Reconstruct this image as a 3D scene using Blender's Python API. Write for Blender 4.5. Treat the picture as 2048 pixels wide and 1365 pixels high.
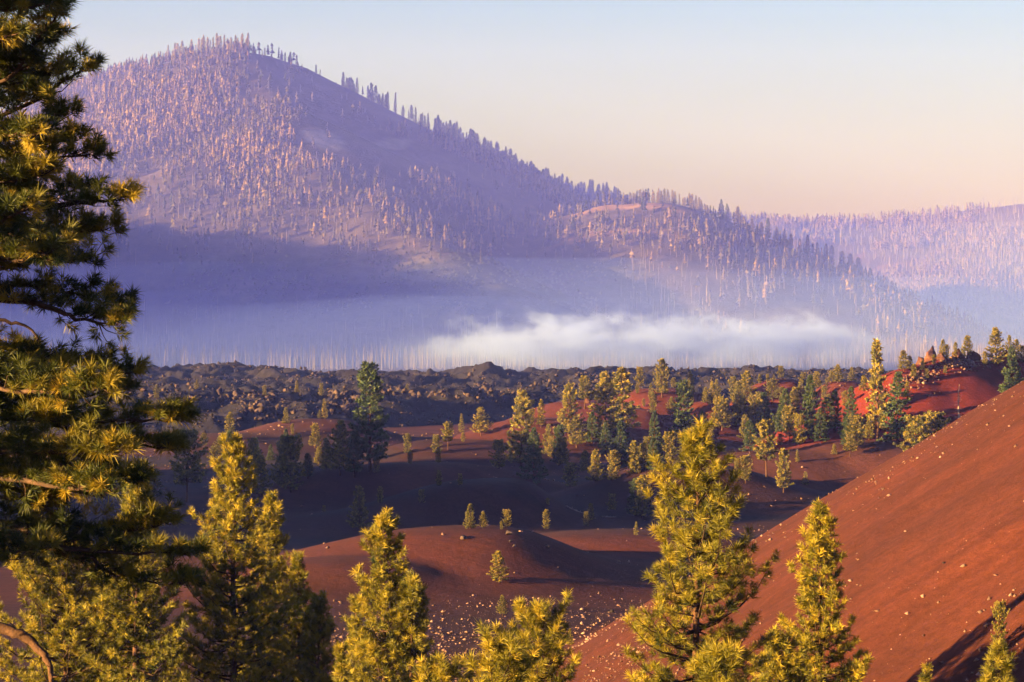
import bpy, math, random
import numpy as np
from mathutils import Vector

# ------------------------------------------------------------------ start, camera, sky, sun, exposure
sc = bpy.context.scene
for o in list(bpy.data.objects):
    bpy.data.objects.remove(o, do_unlink=True)
COL = sc.collection
F = 4620.0            # focal length in units of a 2048 px wide picture
CX, HY = 1024.0, 620.0  # column of the view axis, row of the eye level
cam_d = bpy.data.cameras.new('camera')
cam = bpy.data.objects.new('camera', cam_d)
COL.objects.link(cam)
cam.location = (0, 0, 0)
cam.rotation_euler = (math.radians(90), 0, 0)
cam_d.sensor_width = 36.0
cam_d.lens = 36.0 * F / 2048.0
cam_d.shift_y = -(682.5 - HY) / 2048.0
cam_d.clip_start = 0.5
cam_d.clip_end = 20000
sc.camera = cam

SUN_EL = math.radians(8.0)
SUN_D = np.array([0.92, 0.39])             # horizontal travel of the light
SUN_D = SUN_D / np.linalg.norm(SUN_D)
world = bpy.data.worlds.new('World')
sc.world = world
world.use_nodes = True
wn, wl = world.node_tree.nodes, world.node_tree.links
wn.clear()
w_out = wn.new('ShaderNodeOutputWorld')
w_bg = wn.new('ShaderNodeBackground')
w_sky = wn.new('ShaderNodeTexSky')
w_sky.sky_type = 'NISHITA'
w_sky.sun_disc = False
w_sky.sun_elevation = SUN_EL
w_sky.sun_rotation = math.atan2(-SUN_D[0], -SUN_D[1])
w_sky.altitude = 1900
w_sky.air_density = 1.3
w_sky.dust_density = 1.2
w_sky.ozone_density = 2.5
w_bg.inputs['Strength'].default_value = 0.05
w_tint = wn.new('ShaderNodeMix'); w_tint.data_type = 'RGBA'; w_tint.blend_type = 'MULTIPLY'
w_tint.inputs[0].default_value = 1.0
w_tint.inputs[7].default_value = (0.70, 0.61, 0.80, 1)
w_tc = wn.new('ShaderNodeTexCoord'); w_sep = wn.new('ShaderNodeSeparateXYZ')
w_rmp = wn.new('ShaderNodeValToRGB')
wl.new(w_tc.outputs['Generated'], w_sep.inputs[0]); wl.new(w_sep.outputs[2], w_rmp.inputs[0])
for e_, (p_, c_) in zip([w_rmp.color_ramp.elements[0], w_rmp.color_ramp.elements[1], w_rmp.color_ramp.elements.new(0.5), w_rmp.color_ramp.elements.new(0.8)],
                        [(0.045, (0.47, 0.285, 0.03, 1)), (0.089, (0.52, 0.405, 0.12, 1)), (0.13, (0.70, 0.56, 0.60, 1)), (0.34, (0.58, 0.52, 0.86, 1))]):
    e_.position = p_; e_.color = c_
wl.new(w_rmp.outputs[0], w_tint.inputs[7])
wl.new(w_sky.outputs[0], w_tint.inputs[6])
wl.new(w_tint.outputs[2], w_bg.inputs['Color'])
wl.new(w_bg.outputs[0], w_out.inputs['Surface'])

sun_d = bpy.data.lights.new('sun', 'SUN')
sun_d.energy = 5.0
sun_d.angle = math.radians(0.5)
sun_d.color = (1.0, 0.62, 0.22)
sun = bpy.data.objects.new('sun', sun_d)
COL.objects.link(sun)
sdir = Vector((SUN_D[0] * math.cos(SUN_EL), SUN_D[1] * math.cos(SUN_EL), -math.sin(SUN_EL)))
sun.rotation_euler = sdir.to_track_quat('-Z', 'Y').to_euler()
sun.location = (-60, -20, 60)

sc.view_settings.view_transform = 'Standard'
sc.view_settings.look = 'None'
sc.view_settings.exposure = 2.9
sc.view_settings.gamma = 1.0
sc.view_settings.use_curve_mapping = False
HAZE_DENSITY = 0.9e-4
HAZE_COLOR = (0.15, 0.21, 1.0)

cy = sc.cycles
cy.max_bounces = 6
cy.diffuse_bounces = 2
cy.glossy_bounces = 1
cy.transmission_bounces = 2
cy.transparent_max_bounces = 8
cy.volume_bounces = 2
cy.volume_max_steps = 160
cy.volume_step_rate = 0.2
cy.caustics_reflective = False
cy.caustics_refractive = False
cy.use_denoising = True

rnd = random.Random(7)
RNG = np.random.default_rng(11)


# ------------------------------------------------------------------ numeric helpers
def _hash(ix, iy, seed):
    n = (ix.astype(np.int64) * 374761393 + iy.astype(np.int64) * 668265263 + seed * 1442695041) & 0x7fffffff
    n = ((n ^ (n >> 13)) * 1274126177) & 0x7fffffff
    n = (n ^ (n >> 16)) & 0x7fffffff
    return n / float(0x7fffffff)


def vnoise(x, y, seed=0):
    x = np.asarray(x, float); y = np.asarray(y, float)
    ix, iy = np.floor(x), np.floor(y)
    fx, fy = x - ix, y - iy
    fx = fx * fx * fx * (fx * (fx * 6 - 15) + 10)
    fy = fy * fy * fy * (fy * (fy * 6 - 15) + 10)
    a = _hash(ix, iy, seed); b = _hash(ix + 1, iy, seed)
    c = _hash(ix, iy + 1, seed); d = _hash(ix + 1, iy + 1, seed)
    return (a + (b - a) * fx) * (1 - fy) + (c + (d - c) * fx) * fy


def fbm(x, y, scale, octaves=4, seed=0, gain=0.5):
    s, amp, tot = 0.0, 1.0, 0.0
    f = 1.0 / scale
    for k in range(octaves):
        s = s + amp * (vnoise(np.asarray(x) * f + 17.3 * k, np.asarray(y) * f - 9.1 * k, seed + k) * 2 - 1)
        tot += amp
        amp *= gain
        f *= 2.03
    return s / tot


def sstep(a, b, x):
    t = np.clip((np.asarray(x, float) - a) / (b - a), 0, 1)
    return t * t * (3 - 2 * t)


def smax(a, b, k):
    h = np.clip(0.5 + 0.5 * (a - b) / k, 0, 1)
    return b + (a - b) * h + k * h * (1 - h)


def X(px, D):
    return (px - CX) / F * D


def Z(py, D):
    return -(py - HY) / F * D


# ------------------------------------------------------------------ terrain height
PD = np.array([0, 120, 150, 200, 260, 320, 420, 600, 800, 1100, 1600, 2200, 5200.])
PZ = np.array([-32, -31, -30.5, -31.5, -32.6, -33, -33, -33, -33.5, -36, -40, -44, -52.])
APEX = np.array([223.7, 150.2]); APEX_Z = 108.3; CONE_T = 0.615

# px, py of the crest, distance, left / right / front / back reach in metres
MOUNDS = [
    (955, 1056, 277, 30, 17, 20, 26),
    (1250, 1066, 312, 22, 26, 12, 24),
    (700, 1118, 262, 20, 18, 12, 20),
    (1008, 958, 352, 26, 11, 16, 20),
    (850, 926, 402, 34, 28, 18, 24),
    (560, 965, 430, 26, 30, 16, 20),
    (640, 838, 560, 26, 22, 26, 24),
    (480, 868, 545, 22, 24, 22, 20),
    (1090, 836, 530, 26, 24, 26, 26),
    (1180, 800, 562, 28, 26, 26, 26),
    (1320, 776, 600, 26, 26, 24, 26),
    (1285, 818, 556, 9, 9, 14, 10),
    (1415, 802, 570, 14, 14, 16, 16),
    (1570, 757, 625, 20, 12, 18, 18),
    (1690, 761, 610, 16, 14, 16, 18),
    (1500, 812, 580, 20, 20, 16, 18),
    (1350, 926, 385, 20, 26, 16, 22),
    (1750, 878, 425, 34, 40, 22, 24),
    (1560, 900, 420, 30, 30, 20, 26),
    (900, 880, 500, 22, 26, 20, 24),
]
RIDGE = [(1500, 905, 425), (1650, 838, 436), (1740, 792, 444), (1810, 738, 450), (1885, 716, 456), (1960, 722, 462),
         (2048, 712, 470), (2300, 690, 490)]
RIDGE = np.array([(X(p, d), d, Z(q, d)) for p, q, d in RIDGE])


def seg_tent(x, y, poly, slope, rnd_k=3.0, pw=1.0):
    best = np.full(np.shape(x), -1e4)
    for (x0, y0, z0), (x1, y1, z1) in zip(poly[:-1], poly[1:]):
        dx, dy = x1 - x0, y1 - y0
        t = np.clip(((x - x0) * dx + (y - y0) * dy) / (dx * dx + dy * dy), 0, 1)
        d = np.hypot(x - x0 - t * dx, y - y0 - t * dy)
        d = np.sqrt(d * d + rnd_k * rnd_k) - rnd_k
        best = np.maximum(best, z0 + t * (z1 - z0) - slope * d ** pw)
    return best


def cone_z(x, y):
    r = np.hypot(x - APEX[0], y - APEX[1])
    return APEX_Z - CONE_T * r


def ground_z(x, y):
    x = np.asarray(x, float); y = np.asarray(y, float)
    base = np.interp(y, PD, PZ)
    z = base + 0.5 * fbm(x, y, 45, 3, 3) * sstep(120, 250, y)
    for px, py, D, l, r, f, b in MOUNDS:
        dx, dy = x - X(px, D), y - D
        sx = np.where(dx < 0, l, r); sy = np.where(dy < 0, f, b)
        q = np.sqrt((dx / sx) ** 2 + (dy / sy) ** 2)
        h = Z(py, D) - np.interp(D, PD, PZ)
        prof = np.where(q < 0.55, 1 - 0.62 * q * q, 0)
        prof = 1.0 / (1.0 + (q / 0.80) ** 3.2)
        z = smax(z, base + h * 1.02 * prof - 0.03 * h, 0.7)
    z = smax(z, seg_tent(x, y, RIDGE, 0.56, 3.0) + 0.5 * fbm(x, y, 9, 3, 8), 1.5)
    # unseen rise past the left edge, shaped to keep the middle dunes in shade
    q = ((x + 222) / 66) ** 2
    wy = sstep(222, 262, y) * (1 - sstep(376, 430, y))
    shade_hill = (41 + 5 * fbm(x, y, 40, 3, 21)) * wy * np.exp(-(q ** 1.6)) + base - 0.5
    z = np.maximum(z, shade_hill)
    # the trail's own slope under the camera
    knoll = -1.9 - 0.25 * np.clip(y, 0, None) + 0.15 * np.clip(y, None, 0) * 0 - 0.0006 * x * x
    z = smax(z, knoll, 1.0)
    # cinder cone flank
    ang = np.arctan2(y - APEX[1], APEX[0] - x)
    rough = 0.16 * fbm(x, y, 7, 4, 5) + 0.45 * fbm(ang * 190, np.hypot(x - APEX[0], y - APEX[1]) * 0.12, 9, 3, 6)
    z = smax(z, cone_z(x, y) + rough, 1.2)
    z = z + 0.05 * fbm(x, y, 2.2, 2, 9) * (1 - sstep(500, 900, y))
    return z


def ray_ground(px, py, dmin=60.0, dmax=720.0, fn=None):
    fn = fn or ground_z
    u, w = (px - CX) / F, -(py - HY) / F
    D = np.geomspace(dmin, dmax, 2600)
    g = fn(u * D, D) - w * D
    k = np.argmax(g >= 0)
    if g[k] < 0:      # the ray clears the crest: take the spot just under it
        m = D > 0.45 * dmax
        k = int(np.argmax(np.where(m, g / D, -9)))
    return float(D[k])


# ------------------------------------------------------------------ mesh helpers
def mesh(name, V, Fc, mats, smooth=False, tint=None, col=None, midx=None):
    V = np.ascontiguousarray(V, dtype=np.float32)
    Fc = np.ascontiguousarray(Fc, dtype=np.int32)
    me = bpy.data.meshes.new(name)
    n, k = Fc.shape
    me.vertices.add(len(V)); me.vertices.foreach_set('co', V.ravel())
    me.loops.add(n * k); me.loops.foreach_set('vertex_index', Fc.ravel())
    me.polygons.add(n)
    me.polygons.foreach_set('loop_start', np.arange(0, n * k, k, dtype=np.int32))
    me.polygons.foreach_set('loop_total', np.full(n, k, dtype=np.int32))
    if smooth:
        me.polygons.foreach_set('use_smooth', np.ones(n, dtype=bool))
    for m in (mats if isinstance(mats, (list, tuple)) else [mats]):
        me.materials.append(m)
    if midx is not None:
        me.polygons.foreach_set('material_index', np.asarray(midx, dtype=np.int32))
    if tint is not None:
        a = me.attributes.new('tint', 'FLOAT', 'POINT')
        a.data.foreach_set('value', np.asarray(tint, dtype=np.float32))
    if col is not None:
        a = me.attributes.new('tone', 'FLOAT_COLOR', 'POINT')
        c = np.ones((len(V), 4), dtype=np.float32); c[:, :3] = col
        a.data.foreach_set('color', c.ravel())
    me.update(calc_edges=True)
    return me


def obj(name, me, parent=None, loc=(0, 0, 0), **props):
    o = bpy.data.objects.new(name, me)
    COL.objects.link(o)
    o.location = loc
    if parent is not None:
        o.parent = parent
    for k, v in props.items():
        o[k] = v
    return o


def grid_faces(nr, nc):
    i = np.arange(nr * nc).reshape(nr, nc)
    return np.stack([i[:-1, :-1], i[:-1, 1:], i[1:, 1:], i[1:, :-1]], -1).reshape(-1, 4)


def tube(pts, rad, sides=6):
    pts = np.asarray(pts, float); n = len(pts)
    rad = np.broadcast_to(np.asarray(rad, float), (n,))
    tan = np.gradient(pts, axis=0)
    tan /= np.linalg.norm(tan, axis=1, keepdims=True) + 1e-9
    ref = np.where(np.abs(tan[:, 2:3]) > 0.9, np.array([[1., 0, 0]]), np.array([[0, 0, 1.]]))
    a = np.cross(tan, ref); a /= np.linalg.norm(a, axis=1, keepdims=True) + 1e-9
    b = np.cross(tan, a)
    th = np.arange(sides) * 2 * math.pi / sides
    ring = pts[:, None, :] + rad[:, None, None] * (np.cos(th)[None, :, None] * a[:, None, :] + np.sin(th)[None, :, None] * b[:, None, :])
    V = ring.reshape(-1, 3)
    i = np.arange(n * sides).reshape(n, sides)
    j = np.roll(i, -1, axis=1)
    Fq = np.stack([i[:-1], j[:-1], j[1:], i[1:]], -1).reshape(-1, 4)
    return V, Fq


class Acc:
    def __init__(self):
        self.V, self.F, self.n = [], [], 0

    def add(self, V, Fc):
        self.V.append(V); self.F.append(Fc + self.n); self.n += len(V)

    def get(self):
        return np.concatenate(self.V), np.concatenate(self.F)


# ------------------------------------------------------------------ materials
def new_mat(name):
    m = bpy.data.materials.new(name)
    m.use_nodes = True
    nt = m.node_tree
    nt.nodes.clear()
    out = nt.nodes.new('ShaderNodeOutputMaterial')
    return m, nt, out


def N(nt, t, **kw):
    n = nt.nodes.new(t)
    for k, v in kw.items():
        if k in n.inputs:
            n.inputs[k].default_value = v
        else:
            setattr(n, k, v)
    return n


def mix_col(nt, fac, a, b, mode='MIX'):
    m = nt.nodes.new('ShaderNodeMix')
    m.data_type = 'RGBA'; m.blend_type = mode
    for sock, v in ((m.inputs[0], fac), (m.inputs[6], a), (m.inputs[7], b)):
        if hasattr(v, 'is_output'):
            nt.links.new(v, sock)
        elif isinstance(v, (int, float)):
            sock.default_value = v
        else:
            sock.default_value = (*v, 1)
    return m.outputs[2]


def ramp(nt, fac, stops):
    r = nt.nodes.new('ShaderNodeValToRGB')
    nt.links.new(fac, r.inputs[0])
    cr = r.color_ramp
    while len(cr.elements) < len(stops):
        cr.elements.new(0.5)
    for e, (p, c) in zip(cr.elements, stops):
        e.position = p
        e.color = (*c, 1) if not isinstance(c, (int, float)) else (c, c, c, 1)
    return r.outputs[0]


def noise(nt, scale, detail=4, rough=0.55, coord=None):
    n = N(nt, 'ShaderNodeTexNoise')
    n.inputs['Scale'].default_value = scale
    n.inputs['Detail'].default_value = detail
    n.inputs['Roughness'].default_value = rough
    if coord is not None:
        nt.links.new(coord, n.inputs['Vector'])
    return n.outputs[0]


def pos(nt):
    return N(nt, 'ShaderNodeNewGeometry').outputs['Position']


def cinder_mat():
    m, nt, out = new_mat('cinder')
    p = pos(nt)
    at = N(nt, 'ShaderNodeAttribute', attribute_name='tone')
    n1 = noise(nt, 0.05, 5, 0.6, p)
    n2 = noise(nt, 1.3, 6, 0.7, p)
    n3 = noise(nt, 9.0, 3, 0.7, p)
    # rills that run down the cone: coordinates turned round its summit
    sub = N(nt, 'ShaderNodeVectorMath', operation='SUBTRACT'); nt.links.new(p, sub.inputs[0])
    sub.inputs[1].default_value = (APEX[0], APEX[1], 0)
    sx = N(nt, 'ShaderNodeSeparateXYZ'); nt.links.new(sub.outputs[0], sx.inputs[0])
    an = N(nt, 'ShaderNodeMath', operation='ARCTAN2'); nt.links.new(sx.outputs[1], an.inputs[0])
    neg = N(nt, 'ShaderNodeMath', operation='MULTIPLY'); nt.links.new(sx.outputs[0], neg.inputs[0]); neg.inputs[1].default_value = -1
    nt.links.new(neg.outputs[0], an.inputs[1])
    ln = N(nt, 'ShaderNodeVectorMath', operation='LENGTH'); nt.links.new(sub.outputs[0], ln.inputs[0])
    sa = N(nt, 'ShaderNodeMath', operation='MULTIPLY'); nt.links.new(an.outputs[0], sa.inputs[0]); sa.inputs[1].default_value = 150
    sl = N(nt, 'ShaderNodeMath', operation='MULTIPLY'); nt.links.new(ln.outputs['Value'], sl.inputs[0]); sl.inputs[1].default_value = 0.045
    cb = N(nt, 'ShaderNodeCombineXYZ'); nt.links.new(sa.outputs[0], cb.inputs[0]); nt.links.new(sl.outputs[0], cb.inputs[1])
    rill = noise(nt, 0.55, 4, 0.6, cb.outputs[0])
    c = mix_col(nt, 1.0, at.outputs['Color'], ramp(nt, n1, [(0.25, (0.66, 0.70, 0.80)), (0.5, (1.0, 1.0, 1.0)), (0.75, (1.38, 1.22, 1.08))]), 'MULTIPLY')
    c = mix_col(nt, 1.0, c, ramp(nt, n2, [(0.25, 0.62), (0.78, 1.36)]), 'MULTIPLY')
    c = mix_col(nt, 1.0, c, ramp(nt, rill, [(0.28, 0.72), (0.72, 1.24)]), 'MULTIPLY')
    c = mix_col(nt, 0.6, c, ramp(nt, n3, [(0.3, 0.6), (0.72, 1.4)]), 'MULTIPLY')
    b = N(nt, 'ShaderNodeBsdfPrincipled')
    b.inputs['Roughness'].default_value = 0.95
    b.inputs['Specular IOR Level'].default_value = 0.1
    nt.links.new(c, b.inputs['Base Color'])
    ad = N(nt, 'ShaderNodeMath', operation='ADD'); nt.links.new(n2, ad.inputs[0]); nt.links.new(rill, ad.inputs[1])
    bu = N(nt, 'ShaderNodeBump'); bu.inputs['Strength'].default_value = 0.5; bu.inputs['Distance'].default_value = 0.22
    nt.links.new(ad.outputs[0], bu.inputs['Height'])
    bu2 = N(nt, 'ShaderNodeBump'); bu2.inputs['Strength'].default_value = 0.35; bu2.inputs['Distance'].default_value = 0.03
    nt.links.new(n3, bu2.inputs['Height']); nt.links.new(bu.outputs[0], bu2.inputs['Normal'])
    nt.links.new(bu2.outputs[0], b.inputs['Normal'])
    nt.links.new(b.outputs[0], out.inputs['Surface'])
    return m


def rock_mat(name, dark, light, scale, bump=0.5, dist=0.3, tone=False, cover=False):
    m, nt, out = new_mat(name)
    p = pos(nt)
    oi = N(nt, 'ShaderNodeObjectInfo')
    n1 = noise(nt, scale, 5, 0.65, p)
    n2 = noise(nt, scale * 7, 4, 0.6, p)
    c = ramp(nt, n1, [(0.3, dark), (0.68, light)])
    c = mix_col(nt, 1.0, c, ramp(nt, n2, [(0.25, 0.65), (0.75, 1.3)]), 'MULTIPLY')
    if tone:
        at = N(nt, 'ShaderNodeAttribute', attribute_name='tint')
        c = mix_col(nt, 1.0, c, ramp(nt, at.outputs['Fac'], [(0.0, 0.6), (1.0, 1.6)]), 'MULTIPLY')
    elif cover:
        at = N(nt, 'ShaderNodeAttribute', attribute_name='tone')
        c = mix_col(nt, 1.0, c, at.outputs['Color'], 'MULTIPLY')
    else:
        c = mix_col(nt, 1.0, c, ramp(nt, oi.outputs['Random'], [(0.0, 0.75), (1.0, 1.35)]), 'MULTIPLY')
    b = N(nt, 'ShaderNodeBsdfPrincipled')
    b.inputs['Roughness'].default_value = 0.9
    b.inputs['Specular IOR Level'].default_value = 0.15
    nt.links.new(c, b.inputs['Base Color'])
    bu = N(nt, 'ShaderNodeBump'); bu.inputs['Strength'].default_value = bump; bu.inputs['Distance'].default_value = dist
    nt.links.new(n2, bu.inputs['Height']); nt.links.new(bu.outputs[0], b.inputs['Normal'])
    nt.links.new(b.outputs[0], out.inputs['Surface'])
    return m


def needle_mat(name, c0, c1, c2, trans=0.35):
    m, nt, out = new_mat(name)
    at = N(nt, 'ShaderNodeAttribute', attribute_name='tint')
    oi = N(nt, 'ShaderNodeObjectInfo')
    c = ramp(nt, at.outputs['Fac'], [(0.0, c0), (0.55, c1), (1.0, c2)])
    c = mix_col(nt, 1.0, c, ramp(nt, oi.outputs['Random'], [(0.0, (0.82, 0.86, 0.95)), (1.0, (1.15, 1.1, 0.95))]), 'MULTIPLY')
    d = N(nt, 'ShaderNodeBsdfPrincipled')
    d.inputs['Roughness'].default_value = 0.55
    d.inputs['Specular IOR Level'].default_value = 0.25
    nt.links.new(c, d.inputs['Base Color'])
    t = N(nt, 'ShaderNodeBsdfTranslucent')
    nt.links.new(c, t.inputs['Color'])
    mx = N(nt, 'ShaderNodeMixShader'); mx.inputs[0].default_value = trans
    nt.links.new(d.outputs[0], mx.inputs[1]); nt.links.new(t.outputs[0], mx.inputs[2])
    nt.links.new(mx.outputs[0], out.inputs['Surface'])
    return m


M_CINDER = cinder_mat()
M_LAVA = rock_mat('lava', (0.0065, 0.0065, 0.010), (0.019, 0.016, 0.0205), 0.05, 0.7, 0.6)
M_BOULDER = rock_mat('lava_boulder', (0.012, 0.010, 0.013), (0.074, 0.050, 0.045), 0.12, 0.7, 0.4)
M_RUBBLE = rock_mat('lava_rubble', (0.006, 0.0057, 0.0085), (0.046, 0.033, 0.032), 0.028, 0.6, 0.3, True)
M_STONE = rock_mat('scattered_stone', (0.060, 0.031, 0.024), (0.215, 0.130, 0.102), 0.3, 0.4, 0.1, True)
M_REDROCK = rock_mat('red_rock', (0.04, 0.015, 0.013), (0.13, 0.06, 0.045), 0.35, 0.6, 0.3)
M_SOIL = rock_mat('mountain_soil', (0.022, 0.018, 0.018), (0.058, 0.045, 0.042), 0.012, 0.5, 3.0, False, True)
M_BARK = rock_mat('pine_bark', (0.030, 0.016, 0.011), (0.11, 0.058, 0.036), 3.0, 0.6, 0.05)
M_TWIG = rock_mat('pine_twig', (0.022, 0.014, 0.011), (0.075, 0.045, 0.032), 4.0, 0.3, 0.02)
M_DEADWOOD = rock_mat('dead_wood', (0.14, 0.10, 0.085), (0.34, 0.27, 0.24), 2.0, 0.4, 0.04)
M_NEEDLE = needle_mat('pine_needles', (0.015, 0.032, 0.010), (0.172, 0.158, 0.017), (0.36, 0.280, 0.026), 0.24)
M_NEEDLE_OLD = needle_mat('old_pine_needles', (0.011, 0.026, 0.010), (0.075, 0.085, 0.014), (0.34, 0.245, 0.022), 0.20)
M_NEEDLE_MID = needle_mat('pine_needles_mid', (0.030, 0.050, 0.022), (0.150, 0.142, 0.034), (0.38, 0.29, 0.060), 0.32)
M_NEEDLE_DARK = needle_mat('fir_and_shaded_needles', (0.026, 0.050, 0.028), (0.050, 0.082, 0.038), (0.095, 0.115, 0.045), 0.2)  # fir green that also puts shade into the colour of the column pines
M_FAR = needle_mat('far_conifer', (0.018, 0.024, 0.016), (0.064, 0.056, 0.030), (0.17, 0.118, 0.056), 0.25)
M_BRUSH = needle_mat('low_brush', (0.022, 0.032, 0.022), (0.045, 0.06, 0.035), (0.08, 0.09, 0.05), 0.2)
M_SNAG = needle_mat('far_snag', (0.04, 0.034, 0.034), (0.10, 0.082, 0.078), (0.26, 0.22, 0.21), 0.0)


# ------------------------------------------------------------------ ground
def build_ground():
    ys = np.concatenate([np.linspace(-140, 60, 18)[:-1], np.linspace(60, 130, 50)[:-1], np.geomspace(130, 720, 300)[:-1],
                         np.geomspace(720, 4950, 70)])
    u = np.concatenate([-np.geomspace(0.24, 0.62, 40)[::-1][:-1], np.linspace(-0.24, 0.24, 390), np.geomspace(0.24, 0.62, 24)[1:]])
    yy, uu = np.meshgrid(ys, u, indexing='ij')
    xx = uu * (np.maximum(yy, 0) + 60) * np.where(np.abs(uu) > 0.24, 1 + (np.abs(uu) - 0.24) * 3, 1)
    ax = np.abs(xx)      # keep the sheet inside the haze
    xx = np.where(ax > 1500, np.sign(xx) * (1500 + 1350 * (1 - np.exp(-(ax - 1500) / 1350))), xx)
    zz = ground_z(xx, yy)
    # colours of the cinders themselves
    n = fbm(xx, yy, 60, 4, 31); n2 = fbm(xx, yy, 18, 3, 37)
    tone = np.empty(xx.shape + (3,))
    ash = np.array([0.0330, 0.0135, 0.0140]); red = np.array([0.0561, 0.0172, 0.0119]); grey = np.array([0.0330, 0.0224, 0.0238])
    hot = np.array([0.118, 0.0190, 0.0130]); conec = np.array([0.0560, 0.0160, 0.0092])
    k = sstep(-0.15, 0.35, n + 0.4 * n2)[..., None]
    tone[:] = ash * (1 - k) + np.array([0.0409, 0.0172, 0.0158]) * k
    n3 = fbm(xx * 0.6, yy * 1.6, 26, 4, 33)
    k = (sstep(0.08, 0.35, n3) * sstep(300, 330, yy))[..., None]
    tone = tone * (1 - k) + np.array([0.056, 0.021, 0.017]) * k
    k = (sstep(0.12, 0.4, -n3) * sstep(300, 330, yy))[..., None]
    tone = tone * (1 - k) + np.array([0.026, 0.018, 0.020]) * k
    k = (sstep(230, 262, yy) * (1 - sstep(300, 325, yy)))[..., None]
    tone = tone * (1 - k) + red * k
    k = (sstep(150, 210, yy) * (1 - sstep(225, 262, yy)))[..., None] * 0.7
    tone = tone * (1 - k) + np.array([0.0475, 0.0198, 0.0165]) * k
    k = (sstep(490, 530, yy) * (1 - sstep(700, 760, yy)) * sstep(-60, 5, xx + 10 * n))[..., None]
    tone = tone * (1 - k) + np.array([0.0759, 0.0198, 0.0158]) * k
    tent = seg_tent(xx, yy, RIDGE, 0.56, 3.0)
    k = (sstep(-3, 1.0, tent - zz + 1.5) * sstep(400, 430, yy))[..., None]
    tone = tone * (1 - k) + hot * (1 + 0.2 * n2[..., None]) * k
    k = sstep(700, 800, yy)[..., None]
    tone = tone * (1 - k) + grey * k
    k = (sstep(-2.0, 0.3, cone_z(xx, yy) - zz + 0.8) * (1 - sstep(260, 300, yy)))[..., None]
    tone = tone * (1 - k) + conec * (1 + 0.12 * n2[..., None]) * k
    V = np.stack([xx, yy, zz], -1).reshape(-1, 3)
    me = mesh('ground', V, grid_faces(*xx.shape), M_CINDER, True, col=tone.reshape(-1, 3))
    obj('ground', me, kind='structure', label='red and dark cinder dunes with the smooth flank of a cinder cone')


build_ground()


# ------------------------------------------------------------------ lava field
def lava_z(x, y):
    x = np.asarray(x, float); y = np.asarray(y, float)
    wob = 26 * fbm(x, y * 0 + 3, 70, 3, 41) + 10 * fbm(x, y, 22, 2, 43)
    front = np.interp(x, [-400, -150, -40, 10, 60, 200, 400], [590, 590, 610, 650, 690, 720, 720])
    rise = sstep(-8, 74, y - front + wob)
    top = np.interp(y, [600, 680, 780, 900, 1000, 1080, 1180], [-26.4, -26.0, -27.4, -28.4, -29.4, -29.6, -38.0])
    top = top + np.interp(x, [-250, -160, -60, -12, 10, 60, 200], [1.6, 1.2, 0.2, 0.4, -0.3, 0.3, -1.0])
    rid = 1 - np.abs(fbm(x, y, 34, 4, 47))
    blk = fbm(x, y, 9, 3, 51)
    blk = np.sign(blk) * np.abs(blk) ** 0.7
    h = top + 4.0 * fbm(x, y, 60, 4, 59, 0.68) * sstep(700, 900, y) + (2.6 * (rid - 0.75) * 2 + 1.7 * blk + 1.9 * fbm(x, y, 4.2, 3, 57, 0.7)) 
    # two knobs that stand out on the skyline
    for px, D, a, s in ((975, 930, 5.0, 7), (1160, 940, 4.6, 14), (1310, 960, 2.2, 12), (760, 980, 1.4, 26), (320, 960, 2.2, 36), (560, 960, 1.6, 10), (860, 950, 2.0, 8)):
        h = h + a * np.exp(-((x - X(px, D)) / s) ** 2 - ((y - D) / 18) ** 2)
    return -38 + (h + 38) * rise


def rock_template(seed, sub=1):
    r = np.random.default_rng(seed)
    import bmesh
    bm = bmesh.new()
    bmesh.ops.create_icosphere(bm, subdivisions=sub, radius=1.0)
    V = np.array([v.co[:] for v in bm.verts]); Fc = np.array([[v.index for v in f.verts] for f in bm.faces])
    bm.free()
    for _ in range(8):   # chop flat facets
        nrm = r.normal(size=3); nrm /= np.linalg.norm(nrm)
        d = V @ nrm; lim = r.uniform(0.30, 0.65)
        V = V - np.maximum(d - lim, 0)[:, None] * nrm
    V = V * r.uniform(0.75, 1.25, 3) * (1 + 0.12 * r.normal(size=(len(V), 1)))
    return V, Fc


ROCKS = [rock_template(100 + k, 2) for k in range(6)]


def chip_template(seed):
    r = np.random.default_rng(seed)
    V = np.array([(1, 0, 0), (-1, 0, 0), (0, 1, 0), (0, -1, 0), (0, 0, 1), (0, 0, -1)], float)
    V = V * r.uniform(0.55, 1.3, (6, 1)) + r.normal(0, 0.28, (6, 3))
    Fc = [(0, 2, 4), (2, 1, 4), (1, 3, 4), (3, 0, 4), (2, 0, 5), (1, 2, 5), (3, 1, 5), (0, 3, 5)]
    return V, np.array(Fc)


SMALL_ROCKS = [chip_template(200 + k) for k in range(14)]


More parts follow.
